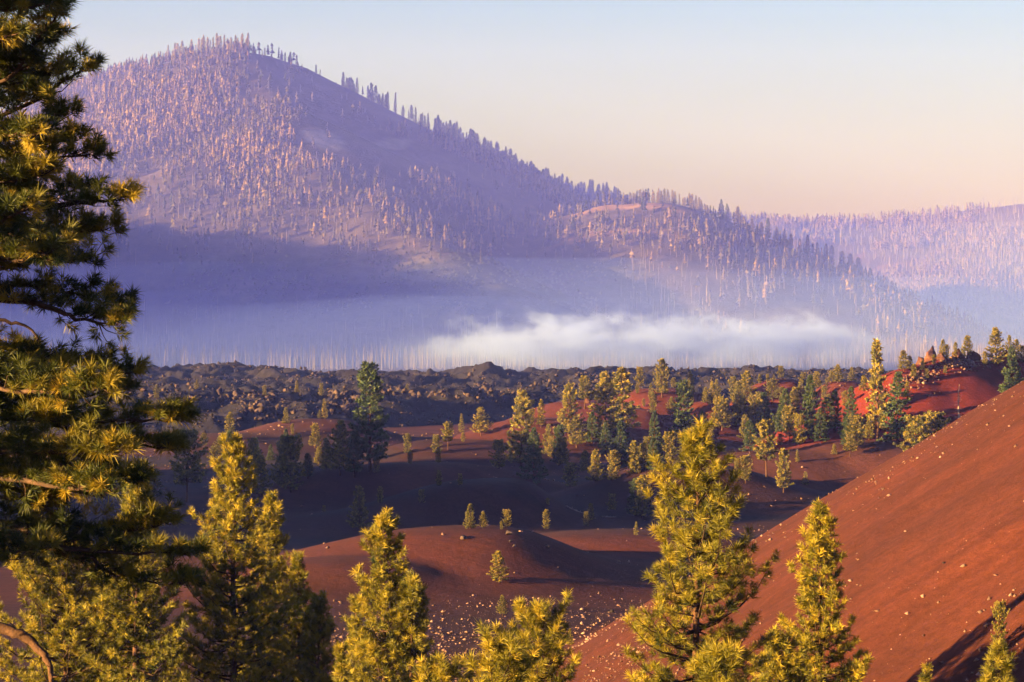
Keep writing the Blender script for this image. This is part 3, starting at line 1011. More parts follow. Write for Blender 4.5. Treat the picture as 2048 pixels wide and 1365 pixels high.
def big_pine():
    r = np.random.default_rng(77)
    D0 = 37.0
    tx = X(-150, D0)
    zb = float(ground_z(tx, D0))
    root = obj('pine_tree', None, None, (tx, D0, zb - 0.1), label='big old pine at the left edge with long boughs reaching over the view', category='pine tree')
    base = np.array([tx, D0, zb - 0.1])
    top = 10.5
    zz = np.linspace(0, top - zb, 14)
    tr = np.column_stack([0.10 * np.sin(zz * 0.5), 0.08 * np.cos(zz * 0.7), zz])
    obj('trunk', mesh('trunk', *tube(tr, np.interp(zz, [0, 4, top - zb], [0.42, 0.32, 0.03]), 12), M_BARK, True), root)
    limbs = [
        ([(-150, 150), (0, 62), (62, 0), (95, -40)], 0.4, 1), ([(-150, 60), (-40, -20), (40, -60)], -0.5, 1),
        ([(-150, 250), (20, 150), (80, 70), (112, 30)], -0.8, 1), ([(-150, 300), (60, 205), (125, 165), (165, 140)], 0.8, 1),
        ([(-150, 330), (50, 262), (130, 225)], -0.4, 1), ([(-150, 380), (60, 322), (190, 312)], 0.6, 1),
        ([(-150, 440), (80, 415), (180, 405), (240, 398)], -0.6, 1), ([(-150, 500), (100, 470), (215, 460)], 0.9, 1),
        ([(-150, 560), (80, 525), (180, 520)], -0.9, 1), ([(-150, 590), (60, 572), (150, 590), (222, 612)], 0.5, 1),
        ([(-150, 600), (60, 605), (150, 636), (228, 650)], -0.7, 1),
        ([(-150, 700), (50, 722), (160, 730), (255, 748)], 0.5, 1), ([(-150, 745), (30, 770), (120, 830), (250, 842), (352, 838)], -0.6, 1),
        ([(-150, 770), (60, 830), (200, 880), (350, 900)], 0.6, 1), ([(-150, 850), (20, 895), (140, 930), (270, 965)], -1.0, 1),
        ([(-150, 950), (0, 965), (120, 1035), (240, 1062), (335, 1045)], 0.4, 1), ([(-150, 1000), (40, 1060), (200, 1105), (385, 1105)], -0.6, 1),
        ([(-150, 1050), (50, 1082), (180, 1122), (255, 1160), (365, 1165)], 0.7, 1),
        ([(-150, 1215), (0, 1256), (62, 1284), (98, 1330), (118, 1385), (190, 1410)], -1.2, 0),
        ([(-150, 1090), (0, 1105), (60, 1100), (96, 1085)], 0.9, 2),
        ([(0, 690), (60, 640), (0, 640)][:0] or [(-150, 610), (0, 642), (55, 655), (90, 705)], 0.2, 2),
    ]
    bound_y = [-60, 0, 130, 210, 300, 390, 460, 520, 600, 660, 700, 745, 830, 900, 960, 1000, 1060, 1100, 1170]
    bound_x = [80, 105, 165, 140, 195, 240, 220, 180, 220, 225, 120, 245, 345, 340, 270, 250, 320, 380, 340]
    for k in range(36):
        y0 = r.uniform(-150, 1080)
        y1 = y0 + r.uniform(-60, 60) + (-50 if y0 < 250 else 20)
        if 615 < y1 < 700:
            continue
        bx = np.interp(y1, bound_y, bound_x)
        xt = bx * r.uniform(0.1, 0.86)
        limbs.append(([(-150, y0), (-150 + (xt + 150) * 0.55, (y0 + y1) / 2 + r.uniform(-5, 30)), (xt, y1)], r.uniform(-3.0, 3.0), 1))
    for k in range(64):     # the far side of the crown, beyond the picture's edge
        y0 = -300 + 1500 * (k + r.uniform(0, 1)) / 64
        bx = np.interp(y0, [-300, 0, 600, 1200], [120, 250, 430, 560]) * r.uniform(0.7, 1.05)
        limbs.append(([(-150, y0), (-150 - bx * 0.5, y0 + r.uniform(-20, 30)), (-150 - bx, y0 + r.uniform(-60, 40))], r.uniform(-5.0, 1.5), 1))
    for way, dep, leafy in limbs:
        n = len(way)
        pts = []
        for i, (px, py) in enumerate(way):
            D = D0 + dep * (i / (n - 1)) ** 0.8
            pts.append(np.array([X(px, D), D, Z(py, D)]) - base)
        pts[0][:2] = 0
        path = smooth_path(pts, 5 * n)
        ln = np.linalg.norm(np.diff(path, axis=0), axis=1).sum()
        path[1:-1] += r.normal(0, 0.012 * ln, (len(path) - 2, 3)) * 0.5
        a = Acc()
        th = 0.075 if ln > 3.2 else 0.045
        if leafy == 0:
            th = 0.11
        a.add(*tube(path, np.linspace(th, 0.012, len(path)), 6))
        P, A, S, T = [], [], [], []
        cum = np.concatenate([[0], np.cumsum(np.linalg.norm(np.diff(path, axis=0), axis=1))]); cum /= cum[-1]
        ntw = int(ln * 11) if leafy == 1 else int(ln * 2.5)
        for q in range(ntw):
            s = r.uniform(0.30, 1.0) if q > 3 else 1 - 0.02 * q
            c = np.array([np.interp(s, cum, path[:, m]) for m in range(3)])
            i = min(int(s * (len(path) - 1)), len(path) - 2)
            d = path[i + 1] - path[i]; d /= np.linalg.norm(d)
            rv = r.normal(size=3); rv[2] = rv[2] * 0.45 + 0.35
            w = d * r.uniform(0.3, 0.9) + rv * 0.55; w /= np.linalg.norm(w)
            tl = r.uniform(0.16, 0.62) * (1.15 - 0.55 * s) * (1 if leafy == 1 else 0.9)
            bendv = np.array([0, 0, 0.10 * tl])
            tp = c + w * tl + bendv
            mid = c + w * tl * 0.5 - bendv * 0.6 + r.normal(0, 0.02, 3)
            a.add(*tube([c, mid, tp], [0.012, 0.008, 0.006], 4))
            if leafy != 1:
                continue
            tn = np.clip(0.25 + 0.38 * s + r.normal() * 0.24, 0, 1)
            ax = (tp - mid); ax /= np.linalg.norm(ax)
            P.append(tp); A.append(ax + [0, 0, 0.25]); S.append(r.uniform(0.19, 0.26)); T.append(tn)
            for _ in range(1 if r.uniform() < 0.6 else 2):
                f = r.uniform(0.35, 0.85)
                e = c + (tp - c) * f
                sd = r.normal(size=3); sd[2] = abs(sd[2]) * 0.6
                P.append(e + sd * 0.07); A.append(ax * 0.7 + sd * 0.6); S.append(r.uniform(0.15, 0.21)); T.append(np.clip(tn + r.normal() * 0.1, 0, 1))
        bo = obj('branch', mesh('branch', *a.get(), M_TWIG if leafy else M_BARK, True), root)
        if P:
            V, Fc, tt = tufts(P, A, S, T, BIG_T if way[-1][0] > -140 else HID_T)
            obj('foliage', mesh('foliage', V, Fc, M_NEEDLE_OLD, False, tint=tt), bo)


big_pine()


# ------------------------------------------------------------------ middle distance trees
def mid_template(seed, prof, bare, droop=0.0, dens=1.0, irregular=0.35, tlen=0.44, needle=M_NEEDLE_MID, up=1.0, dz=0.5):
    (tv, tf), (bv, bf), (nv, nf, nt) = pine_geo(seed, 10.0, prof, dz=dz, tlen=tlen, templ=MID_T, density=dens, bare=bare, droop=droop, irregular=irregular, sides=6, up=up)
    a = Acc(); a.add(tv, tf); a.add(bv, bf)
    return mesh('trunk', *a.get(), M_BARK, False), mesh('crown', nv, nf, needle, False, tint=nt)


def snag_template(seed, dead=True):
    r = np.random.default_rng(seed)
    a = Acc()
    zz = np.linspace(0, 10, 8)
    a.add(*tube(np.column_stack([0.05 * np.sin(zz), 0.04 * np.cos(zz), zz]), np.linspace(0.16, 0.02, 8), 6))
    for k in range(110):
        z = r.uniform(1.2, 9.7); an = r.uniform(0, 6.28); L = np.interp(z, [0, 3, 10], [1.15, 1.0, 0.1]) * r.uniform(0.4, 1)
        d = np.array([math.cos(an), math.sin(an), 0])
        p0 = np.array([0, 0, z])
        a.add(*tube([p0, p0 + d * L * 0.6 + [0, 0, -0.05 * L], p0 + d * L + [0, 0, -0.18 * L]], [0.03, 0.02, 0.008], 3))
        for _ in range(2):
            f = r.uniform(0.4, 0.9); q = p0 + d * L * f; an2 = an + r.choice([-1, 1]) * 0.8
            a.add(*tube([q, q + np.array([math.cos(an2), math.sin(an2), -0.2]) * L * 0.3], [0.015, 0.006], 3))
    return mesh('trunk', *a.get(), M_DEADWOOD, False)


TP = {
    'tall': [(41, [(0, .15), (2, .8), (5, 1.25), (8, 1.6), (10, 1.5)], .08), (42, [(0, .12), (2, .7), (4, 1.2), (7, 1.35), (9, 1.7)], .10)],
    'spire': [(43, [(0, .08), (3, .45), (8, .85), (10, .9)], .06), (44, [(0, .1), (3, .6), (7, .8), (10, 1.0)], .08)],
    'cone': [(45, [(0, .2), (3, 1.3), (6, 2.0), (9, 2.5)], .06), (46, [(0, .2), (2, 1.0), (5, 1.9), (8, 2.3)], .12)],
    'round': [(47, [(0, .7), (2, 1.8), (5, 2.4), (8, 2.0)], .14), (48, [(0, .6), (2, 1.6), (4, 2.2), (8, 2.2)], .08)],
    'open': [(49, [(0, .4), (2, 1.3), (4.5, 2.0), (6.5, 1.9)], .33), (50, [(0, .5), (2, 1.5), (4, 1.7), (7, 2.1)], .25)],
    'fir': [(51, [(0, .1), (3, 1.0), (6, 1.9), (9, 2.6)], .05), (52, [(0, .12), (3, 1.1), (6, 1.7), (9, 2.3)], .08)],
    'col': [(53, [(0, .2), (2, .9), (5, 1.25), (8, 1.35), (9.5, 1.6)], .12), (54, [(0, .2), (2, 1.0), (6, 1.3), (9, 1.6)], .10)],
}
TEMPL = {}
for kname, lst in TP.items():
    TEMPL[kname] = []
    for sd, prof, bare in lst:
        fir = kname in ('fir', 'col')  # column pines share the fir's dark needles to imitate shade
        TEMPL[kname].append(mid_template(sd, prof, bare, droop=14 if kname == 'fir' else 0, dens=1.25 if fir else 1.1, irregular=0.25 if fir else 0.4,
                                         needle=M_NEEDLE_DARK if fir else M_NEEDLE_MID))
SNAG_ME = snag_template(61)

cnt = 0


def mid_tree(kind, px, top, base, wf, label, group=None, D=None, cat='pine tree', name='pine_tree'):
    global cnt
    if D is None:
        D = ray_ground(px, base, 150.0 if px < 1450 or base < 1000 else 78.0, 720.0)
    x = X(px, D); zb = float(ground_z(x, D))
    h = max(Z(top, D) - zb, 1.0)
    return place_tree(kind, (x, D, zb - 0.1), h, wf, label, group, cat, name)


def place_tree(kind, loc, h, wf, label, group=None, cat='pine tree', name='pine_tree', parts=True):
    global cnt
    cnt += 1
    root = obj(name, None, None, loc, label=label, category=cat)
    if group:
        root['group'] = group
    s = h / 10.0
    wf = wf * (1.18 if h < 60 and loc[1] < 1000 else 1.0)
    root.scale = (s * wf, s * wf, s)
    root.rotation_euler = (rnd.uniform(-0.03, 0.03), rnd.uniform(-0.03, 0.03), rnd.uniform(0, 6.28))
    if kind == 'snag':
        obj('trunk', SNAG_ME, root)
    else:
        tm, cm = TEMPL[kind][cnt % 2]
        obj('trunk', tm, root)
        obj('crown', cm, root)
    return root


G_MID = 'pines scattered over the dunes'
MID = [
    # left, in the shade in front of the lava
    ('open', 374, 866, 1004, 1.0, 'dark pine with a bare pale trunk beside the tip of the big bough'),
    ('col', 310, 940, 1002, 1.3, 'dim dark pine just right of the golden pine top at the left'),
    ('tall', 460, 826, 880, 1.1, 'half lit pine on the left edge of the purple dune below the lava'),
    ('round', 409, 868, 895, .9, 'small grey green pine left of the purple dune below the lava'),
    ('round', 428, 894, 934, 1.0, 'small round dark pine left of the tall narrow golden pine'),
    ('spire', 436, 934, 1004, 1.1, 'slender dark pine directly left of the tall narrow golden pine'),
    ('cone', 507, 878, 962, .8, 'dark pine half hidden behind the tall narrow golden pine tip'),
    ('tall', 523, 914, 994, 1.1, 'slim dark pine directly right of the tall narrow golden pine'),
    ('round', 582, 876, 985, .95, 'broad dark green pine on the shaded flat, left of the fuller cone pine'),
    ('cone', 572, 816, 848, .8, 'small golden pine at the left end of the red crest below the lava'),
    ('round', 585, 848, 870, .6, 'tiny golden bush pine just under the red crest below the lava'),
    ('spire', 650, 799, 838, 1.4, 'slim orange lit pine on the purple dune crest below the lava'),
    ('cone', 639, 820, 838, .8, 'short golden pine beside the slim orange lit one on the crest'),
    ('tall', 630, 848, 896, 1.2, 'small pine with only its tip lit on the purple dune face'),
    ('cone', 680, 845, 952, .95, 'full dark cone shaped pine left of the tallest dark pine'),
    ('col', 740, 736, 948, .92, 'tallest dark pine in the middle distance with a bare lower trunk'),
    ('round', 753, 916, 946, .8, 'little dark pine beside the trunk of the tallest dark pine'),
    ('round', 618, 926, 956, .8, 'small dark pine between the broad dark pine and the cone pine'),
    ('round', 815, 869, 908, .8, 'half lit rounded pine right of the tallest dark pine'),
    ('round', 820, 904, 930, .8, 'small green pine below the half lit rounded pine'),
    ('round', 873, 871, 908, .95, 'bushy half lit pine left of the golden round pine'),
    ('open', 896, 846, 900, .95, 'golden round pine at the left end of the lit red slope'),
    ('round', 877, 898, 926, .8, 'small dark pine below the golden round pine'),
    ('spire', 923, 829, 866, 1.3, 'small slim golden pine against the dark lava front'),
    ('cone', 962, 816, 872, 1.15, 'wide golden pine on the left shoulder of the lit red slope'),
    ('round', 926, 866, 886, .7, 'little golden pine between the round and the wide golden pines'),
    ('round', 998, 882, 938, 1.0, 'low broad dark pine left of the half lit tall pine'),
    ('tall', 1042, 788, 938, .92, 'tall pine with a golden upper half and dark lower half'),
    ('fir', 1068, 858, 962, .9, 'dark fir in front of the half lit tall pine'),
    ('round', 1062, 820, 856, .7, 'small golden pine directly right of the half lit tall pine'),
    ('spire', 1082, 801, 856, 1.2, 'slim golden pine alone on the lit red slope'),
    ('cone', 1137, 771, 872, .85, 'golden pine with spreading lower boughs on the lit red slope'),
    ('col', 1118, 854, 932, 1.0, 'dark pine below the golden pine with spreading lower boughs'),
    ('open', 1170, 755, 818, 1.0, 'golden rounded pine on the ridge before the lava'),
    ('round', 1140, 928, 976, 1.1, 'dark bush like pine in the hollow of the shaded dunes'),
    ('cone', 1190, 902, 964, .9, 'green shaded pine right of the dark bush like pine'),
    ('round', 1166, 914, 944, .9, 'small shaded pine behind the dark bush like pine'),
    # centre, lit by the sun
    ('tall', 1210, 750, 876, 1.15, 'left one of the two large golden pines on the red slope'),
    ('tall', 1247, 740, 870, 1.15, 'right one of the two large golden pines on the red slope'),
    ('round', 1280, 736, 763, .7, 'small golden pine on a thin trunk on the lava rim'),
    ('cone', 1324, 720, 796, .8, 'pointed golden pine highest above the lava skyline'),
    ('round', 1275, 771, 789, .8, 'little golden pine left of the pointed skyline pine'),
    ('spire', 1302, 767, 792, 1.6, 'dull little pine at the left foot of the pointed skyline pine'),
    ('round', 1288, 798, 815, .7, 'small golden bush pine left of the oval pine on the red knoll'),
    ('round', 1306, 787, 828, .75, 'oval golden pine on top of the red knoll'),
    ('round', 1347, 756, 776, .9, 'round golden pine just right of the pointed skyline pine'),
    ('spire', 1381, 744, 790, 1.5, 'slim golden pine above the dark pine behind the large centre pine'),
    ('col', 1364, 768, 902, .95, 'tall dark pine behind the tip of the large centre pine'),
    ('round', 1408, 783, 802, .9, 'round golden shrub pine on the second red knoll'),
    ('cone', 1434, 760, 800, .8, 'golden pine with two tops on the second red knoll'),
    ('round', 1467, 756, 784, .8, 'golden round pine left of the leaning golden group'),
    ('tall', 1493, 744, 808, 1.3, 'tall golden pine leading the dense golden group'),
    ('cone', 1476, 770, 812, .9, 'golden pine at the left of the dense golden group'),
    ('round', 1482, 800, 828, .9, 'lower golden pine under the dense golden group'),
    ('spire', 1450, 799, 850, 1.7, 'slim golden pine by itself left of the dense golden group'),
    ('round', 1493, 814, 852, 1.0, 'pinkish lit bushy pine below the dense golden group'),
    ('fir', 1309, 824, 908, .8, 'dark fir below the red knoll, left of the large centre pine'),
    ('fir', 1243, 844, 934, .85, 'dark fir in front of the two large golden pines'),
    ('col', 1403, 826, 894, 1.1, 'dark pine showing right of the tip of the large centre pine'),
    ('spire', 1423, 838, 876, 1.3, 'thin dark pine right of the tip of the large centre pine'),
    ('round', 1340, 866, 926, .9, 'dark pine left of the shoulder of the large centre pine'),
    ('cone', 1268, 902, 948, .9, 'green shaded pine in the row left of the large centre pine'),
    ('round', 1226, 904, 964, .8, 'shaded pine at the left of the dark row below the golden pines'),
    ('round', 1296, 876, 924, .9, 'dark pine in the middle of the row left of the large centre pine'),
    # skyline dunes on the right
    ('round', 1519, 749, 768, .8, 'round golden pine leftmost on the third red knoll'),
    ('round', 1535, 749, 766, .7, 'small golden pine second on the third red knoll'),
    ('cone', 1548, 750, 763, .9, 'smallest golden pine third on the third red knoll'),
    ('round', 1562, 733, 758, .95, 'biggest golden pine on top of the third red knoll'),
    ('round', 1606, 746, 762, 1.2, 'wide low golden pine right of the third red knoll'),
    ('tall', 1634, 744, 770, 1.4, 'slim golden pine between the red knolls before the fog'),
    ('cone', 1662, 741, 768, .9, 'golden pine left on the fourth red knoll'),
    ('tall', 1675, 730, 766, 1.4, 'tallest golden pine on the fourth red knoll'),
    ('round', 1653, 757, 772, .7, 'tiny golden pine at the foot of the fourth red knoll'),
    ('cone', 1704, 735, 762, .9, 'golden pine on the right end of the fourth red knoll'),
    ('tall', 1727, 751, 784, 1.3, 'small golden pine in the dip left of the tall thin spire'),
    ('cone', 1748, 737, 766, .9, 'dim pine directly left of the tall thin spire'),
    ('spire', 1757, 688, 878, .85, 'very tall thin golden spire pine in front of the red ridge'),
    ('col', 1529, 788, 862, 1.1, 'pine with a golden tip and dark body below the dense golden group'),
    ('fir', 1569, 780, 862, 1.0, 'dark fir left of the golden pine on the shaded knoll side'),
    ('tall', 1587, 776, 822, 1.3, 'golden pine right of the dark fir on the shaded knoll side'),
    ('fir', 1622, 754, 874, .72, 'large dark fir in front of the fourth red knoll'),
    ('round', 1648, 773, 803, .8, 'golden pine peeping out right of the large dark fir'),
    ('round', 1658, 789, 816, .7, 'golden pine lower right beside the large dark fir'),
    ('col', 1655, 798, 868, 1.2, 'dark pine right of the large dark fir'),
    ('round', 1690, 783, 814, .8, 'golden topped pine at the shoulder of the dark fir by the red ridge'),
    ('fir', 1702, 778, 878, .8, 'dark fir at the left foot of the red ridge'),
    ('round', 1766, 786, 826, .9, 'golden bushy pine right of the tall thin spire'),
    ('tall', 1738, 838, 880, 1.2, 'small golden pine at the base of the tall thin spire'),
    ('fir', 1795, 748, 884, .85, 'broad dark fir in front of the red ridge'),
    ('round', 1836, 838, 888, .95, 'dark round pine on the cone edge right of the broad dark fir'),
    ('round', 1870, 830, 868, 1.2, 'dark low pine higher up on the cone edge'),
    # right of centre, dim dunes
    ('open', 1533, 846, 956, .85, 'olive lit pine with bare trunk on the shaded dune'),
    ('cone', 1567, 900, 986, .72, 'olive lit cone pine in front of the bare trunked one'),
    ('round', 1491, 914, 968, .85, 'rounded green pine left of the olive lit pines'),
    ('round', 1474, 918, 962, .6, 'narrow green pine at the left of the rounded green pine'),
    ('round', 1560, 868, 892, .9, 'small bright green pine behind the olive lit pine'),
    ('open', 1700, 866, 914, .95, 'round topped little pine on the shaded dune crest'),
    ('cone', 1668, 888, 910, .9, 'small dark sapling left of the round topped little pine'),
    ('spire', 1595, 900, 926, 1.3, 'faint slim sapling right of the olive lit cone pine'),
    ('cone', 1611, 944, 970, .9, 'small pale green sapling near the cone edge'),
    ('col', 1500, 844, 908, 1.2, 'dark pine below the pinkish lit bushy pine'),
    ('round', 1586, 858, 874, 1.0, 'tiny shrub pine in the flat under the dark firs'),
    ('round', 1588, 874, 888, .9, 'tiny pale shrub on the shaded dune under the dark firs'),
    # near dunes
    ('round', 1224, 989, 1024, .85, 'half lit pine on the shaded dune right of the two crest pines'),
    ('cone', 1181, 1007, 1044, .75, 'shaded pine behind the small golden crest pine'),
    ('round', 1172, 1024, 1054, .7, 'small golden crest pine with a shaded one behind it'),
    ('round', 1092, 1021, 1060, .7, 'bright golden oval pine on the red dune crest'),
    ('tall', 1284, 953, 1038, 1.1, 'olive lit pine left of the large centre pine'),
    ('col', 1271, 960, 1034, 1.1, 'dark pine behind the olive lit one left of the large centre pine'),
    ('round', 1014, 1020, 1058, .9, 'shaded pine with a bleached dead limb behind the red dune crest'),
    ('round', 1003, 1042, 1059, .7, 'little golden pine on the red dune crest before the shaded one'),
    ('cone', 940, 1009, 1058, .85, 'dark cone pine behind the red dune crest'),
    ('cone', 966, 1022, 1058, .8, 'smaller dark pine right of the dark cone pine behind the crest'),
    ('cone', 719, 976, 1060, .8, 'broad dark pine alone on the shaded flat behind the red dune'),
    ('round', 760, 974, 1006, .7, 'small dim pine upper right of the broad dark pine on the flat'),
    ('round', 843, 980, 1008, .8, 'small dim pine in the middle of the shaded flat'),
    ('round', 878, 942, 972, .7, 'small pine left of the pair on the far side of the dark dune'),
    ('round', 921, 948, 972, .7, 'small pine right of the pair on the far side of the dark dune'),
    ('round', 1096, 1000, 1010, 1.0, 'tiny green sapling on the dark dune face'),
    ('round', 648, 1012, 1024, 1.0, 'tiny green sapling on the shaded flat at the left'),
    ('spire', 1272, 1044, 1072, 1.3, 'orange dried sapling on the lit crest beside the large centre pine'),
    ('tall', 998, 1103, 1166, 1.35, 'golden young pine alone on the face of the red dune'),
    ('cone', 1005, 1190, 1232, .85, 'small golden sapling at the foot of the red dune'),
    ('cone', 1140, 1257, 1290, .8, 'pale sapling on the stony flat beside the cone foot'),
    ('round', 2000, 1204, 1292, .62, 'golden young pine on the lower right of the red cone'),
    # the red ridge
    ('tall', 1808, 702, 742, 1.5, 'golden pine on the left slope of the red ridge skyline'),
    ('tall', 1819, 712, 740, 1.3, 'smaller golden pine touching the one on the ridge left slope'),
    ('cone', 1885, 680, 718, .75, 'pointed golden pine on the rocky crest of the red ridge'),
    ('round', 1894, 690, 718, .7, 'rounded golden pine in front of the pointed one on the rocky crest'),
    ('cone', 1911, 685, 716, .7, 'pale pine between the two golden groups on the rocky crest'),
    ('cone', 1935, 672, 714, .95, 'wide golden pine on the middle of the rocky crest'),
    ('tall', 1992, 658, 734, 1.15, 'tallest golden pine on the red ridge skyline'),
    ('open', 1970, 704, 738, .7, 'little golden pine on a thin trunk before the tallest ridge pine'),
    ('cone', 2018, 672, 716, .8, 'golden pine right of the tallest ridge pine'),
    ('cone', 2034, 680, 724, .8, 'brownish pine right of the golden pine near the right edge'),
    ('fir', 2026, 698, 778, .8, 'dark fir on the cone edge at the right border'),
    ('round', 2046, 692, 726, .9, 'golden pine cut by the right picture edge'),
    ('tall', 1827, 728, 756, 1.3, 'slim golden pine low on the red ridge left face'),
    ('tall', 1845, 720, 742, 1.3, 'little golden pine on the red face below the rocky crest'),
    ('round', 1854, 738, 760, .8, 'round golden pine on the rocky strip of the red face'),
    ('round', 1868, 710, 730, .9, 'dim little pine beside the dark crest rock'),
    ('tall', 1890, 731, 748, 1.2, 'tiny golden pine on the right of the rocky strip'),
    ('spire', 1814, 763, 798, 1.6, 'slender pale pine right of the broad dark fir'),
]
BEYOND = {1836: 405, 1870: 410, 2026: 440}
for kind, px, top, base, wf, label in MID:
    mid_tree(kind, px, top, base, wf, label, G_MID, BEYOND.get(px))
mid_tree('snag', 1916, 768, 842, 1.3, 'dead grey conifer standing against the red ridge face', None, 425, 'dead tree', 'dead_tree')


# smaller pines of the scattered stands, alike within each stand
def stand(n, x0, x1, y0, y1, kinds, hmin, hmax, label, group, seed, fn=None):
    r = random.Random(seed)
    for k in range(n):
        px = x0 + (x1 - x0) * (k + r.uniform(0.1, 0.9)) / n
        py = r.uniform(y0, y1)
        D = ray_ground(px, py, 290.0 if fn is None else 600.0, 700.0 if fn is None else 1000.0, fn)
        x = X(px, D); zb = float((fn or ground_z)(x, D))
        place_tree(r.choice(kinds), (x, D, zb - 0.1), r.uniform(hmin, hmax), r.uniform(0.7, 1.1), label, group)


stand(16, 1020, 1330, 885, 950, ['cone', 'round', 'col', 'fir'], 3.0, 7.0, 'small green pine of the loose stand left of the large centre pine', 'loose stand left of the large centre pine', 51)
stand(14, 1420, 1720, 855, 905, ['fir', 'col', 'cone', 'round'], 3.5, 8.0, 'dark green pine of the thicket under the firs before the red ridge', 'thicket before the red ridge', 52)
stand(14, 1330, 1640, 800, 838, ['round', 'cone', 'tall'], 3.0, 6.5, 'golden little pine of the scattered stand on the red knolls', 'scattered stand on the red knolls', 53)
stand(12, 420, 720, 905, 965, ['fir', 'col', 'cone'], 3.0, 8.0, 'dark small pine of the shaded stand before the tallest dark pine', 'shaded stand at the left', 54)
stand(7, 300, 860, 775, 800, ['cone', 'round'], 2.0, 4.0, 'tiny golden pine rooted among the lava blocks', 'tiny pines on the lava', 55, lava_z)


# ------------------------------------------------------------------ trees one can tell apart on the mountain's skyline
def skyline_D(px, fn, d0, d1):
    D = np.linspace(d0, d1, 700)
    x = (px - CX) / F * D
    return float(D[np.argmax(fn(x, D) / D)])


def skyline():
    r = random.Random(3)
    rows = []
    def run(a, b, n, h0, h1, kinds, label, group):
        for k in range(n):
            rows.append((a + (b - a) * (k + r.uniform(0.1, 0.9)) / n, r.uniform(h0, h1), r.choice(kinds), label, group))
    run(185, 330, 22, 14, 24, ['col', 'spire'], 'dark conifer in the dense row climbing to the summit from the left', 'summit row, left part')
    run(335, 400, 12, 22, 36, ['spire', 'spire', 'col'], 'tall thin conifer in the row just left of the summit', 'summit row, middle part')
    run(402, 500, 18, 24, 40, ['spire', 'spire', 'tall'], 'tall thin conifer standing along the summit crest', 'summit row, crest')
    run(502, 545, 5, 8, 18, ['spire'], 'short thin tree on the bare right end of the summit', 'summit row, right end')
    rows += [(563, 20, 'tall', 'first of the lone group of four trees right of the summit', None), (570, 18, 'col', 'second of the lone group of four trees right of the summit', None),
             (581, 22, 'cone', 'third and fullest of the lone group of four trees right of the summit', None), (593, 20, 'tall', 'last of the lone group of four trees right of the summit', None)]
    rows += [(632, 16, 'open', 'windblown small pine on the steep bare shoulder', None), (640, 11, 'open', 'lower small pine beside the windblown one on the steep shoulder', None)]
    run(682, 716, 9, 16, 30, ['tall', 'col'], 'dark conifer in the tight clump below the steep shoulder', 'clump below the steep shoulder')
    run(736, 778, 10, 18, 34, ['tall', 'cone', 'col'], 'dark conifer in the second clump down the ridge', 'second clump down the ridge')
    rows += [(790, 38, 'spire', 'tallest lone spire on the upper ridge between clumps', None), (806, 22, 'cone', 'lone cone shaped tree right of the tallest ridge spire', None)]
    run(816, 862, 10, 14, 34, ['spire', 'open', 'spire'], 'thin half bare tree in the open part of the ridge', 'open part of the ridge')
    run(866, 930, 14, 24, 40, ['tall', 'cone', 'col'], 'full dark conifer in the upper middle of the ridge row', 'ridge row, upper middle')
    run(930, 1040, 26, 22, 40, ['tall', 'col', 'cone'], 'full dark conifer in the middle of the ridge row', 'ridge row, middle')
    run(1040, 1130, 22, 22, 38, ['tall', 'col', 'cone'], 'full dark conifer in the lower part of the ridge row', 'ridge row, lower part')
    run(1130, 1250, 20, 18, 38, ['tall', 'cone', 'cone'], 'dark conifer at the foot of the ridge above the lit knob', 'ridge row, foot')
    run(1250, 1420, 26, 14, 30, ['spire', 'tall', 'cone'], 'conifer along the top of the lit knob right of the ridge', 'knob top row')
    for px, h, kind, label, group in rows:
        D = skyline_D(px, mountain_z, 2150, 3150)
        x = X(px, D); z = float(mountain_z(x, D))
        w = {'spire': 1.25, 'col': 1.05, 'tall': 1.05, 'cone': .8, 'open': .6}[kind] * r.uniform(.55, .85)
        place_tree(kind, (x, D, z - 4.0), h * 0.60 * D / 2650 + 3.0, w, label, group, 'conifer', 'conifer')
    # shaded slope right of the knob
    for k in range(24):
        px = 1440 + k * 16 + r.uniform(-5, 5)
        D = skyline_D(px, mountain_z, 2050, 2400)
        x = X(px, D); z = float(mountain_z(x, D))
        place_tree(r.choice(['col', 'cone', 'fir']), (x, D, z - 3.0), r.uniform(12, 22), .9, 'dark conifer on the shaded spur falling to the right', 'shaded spur row', 'conifer', 'conifer')


skyline()


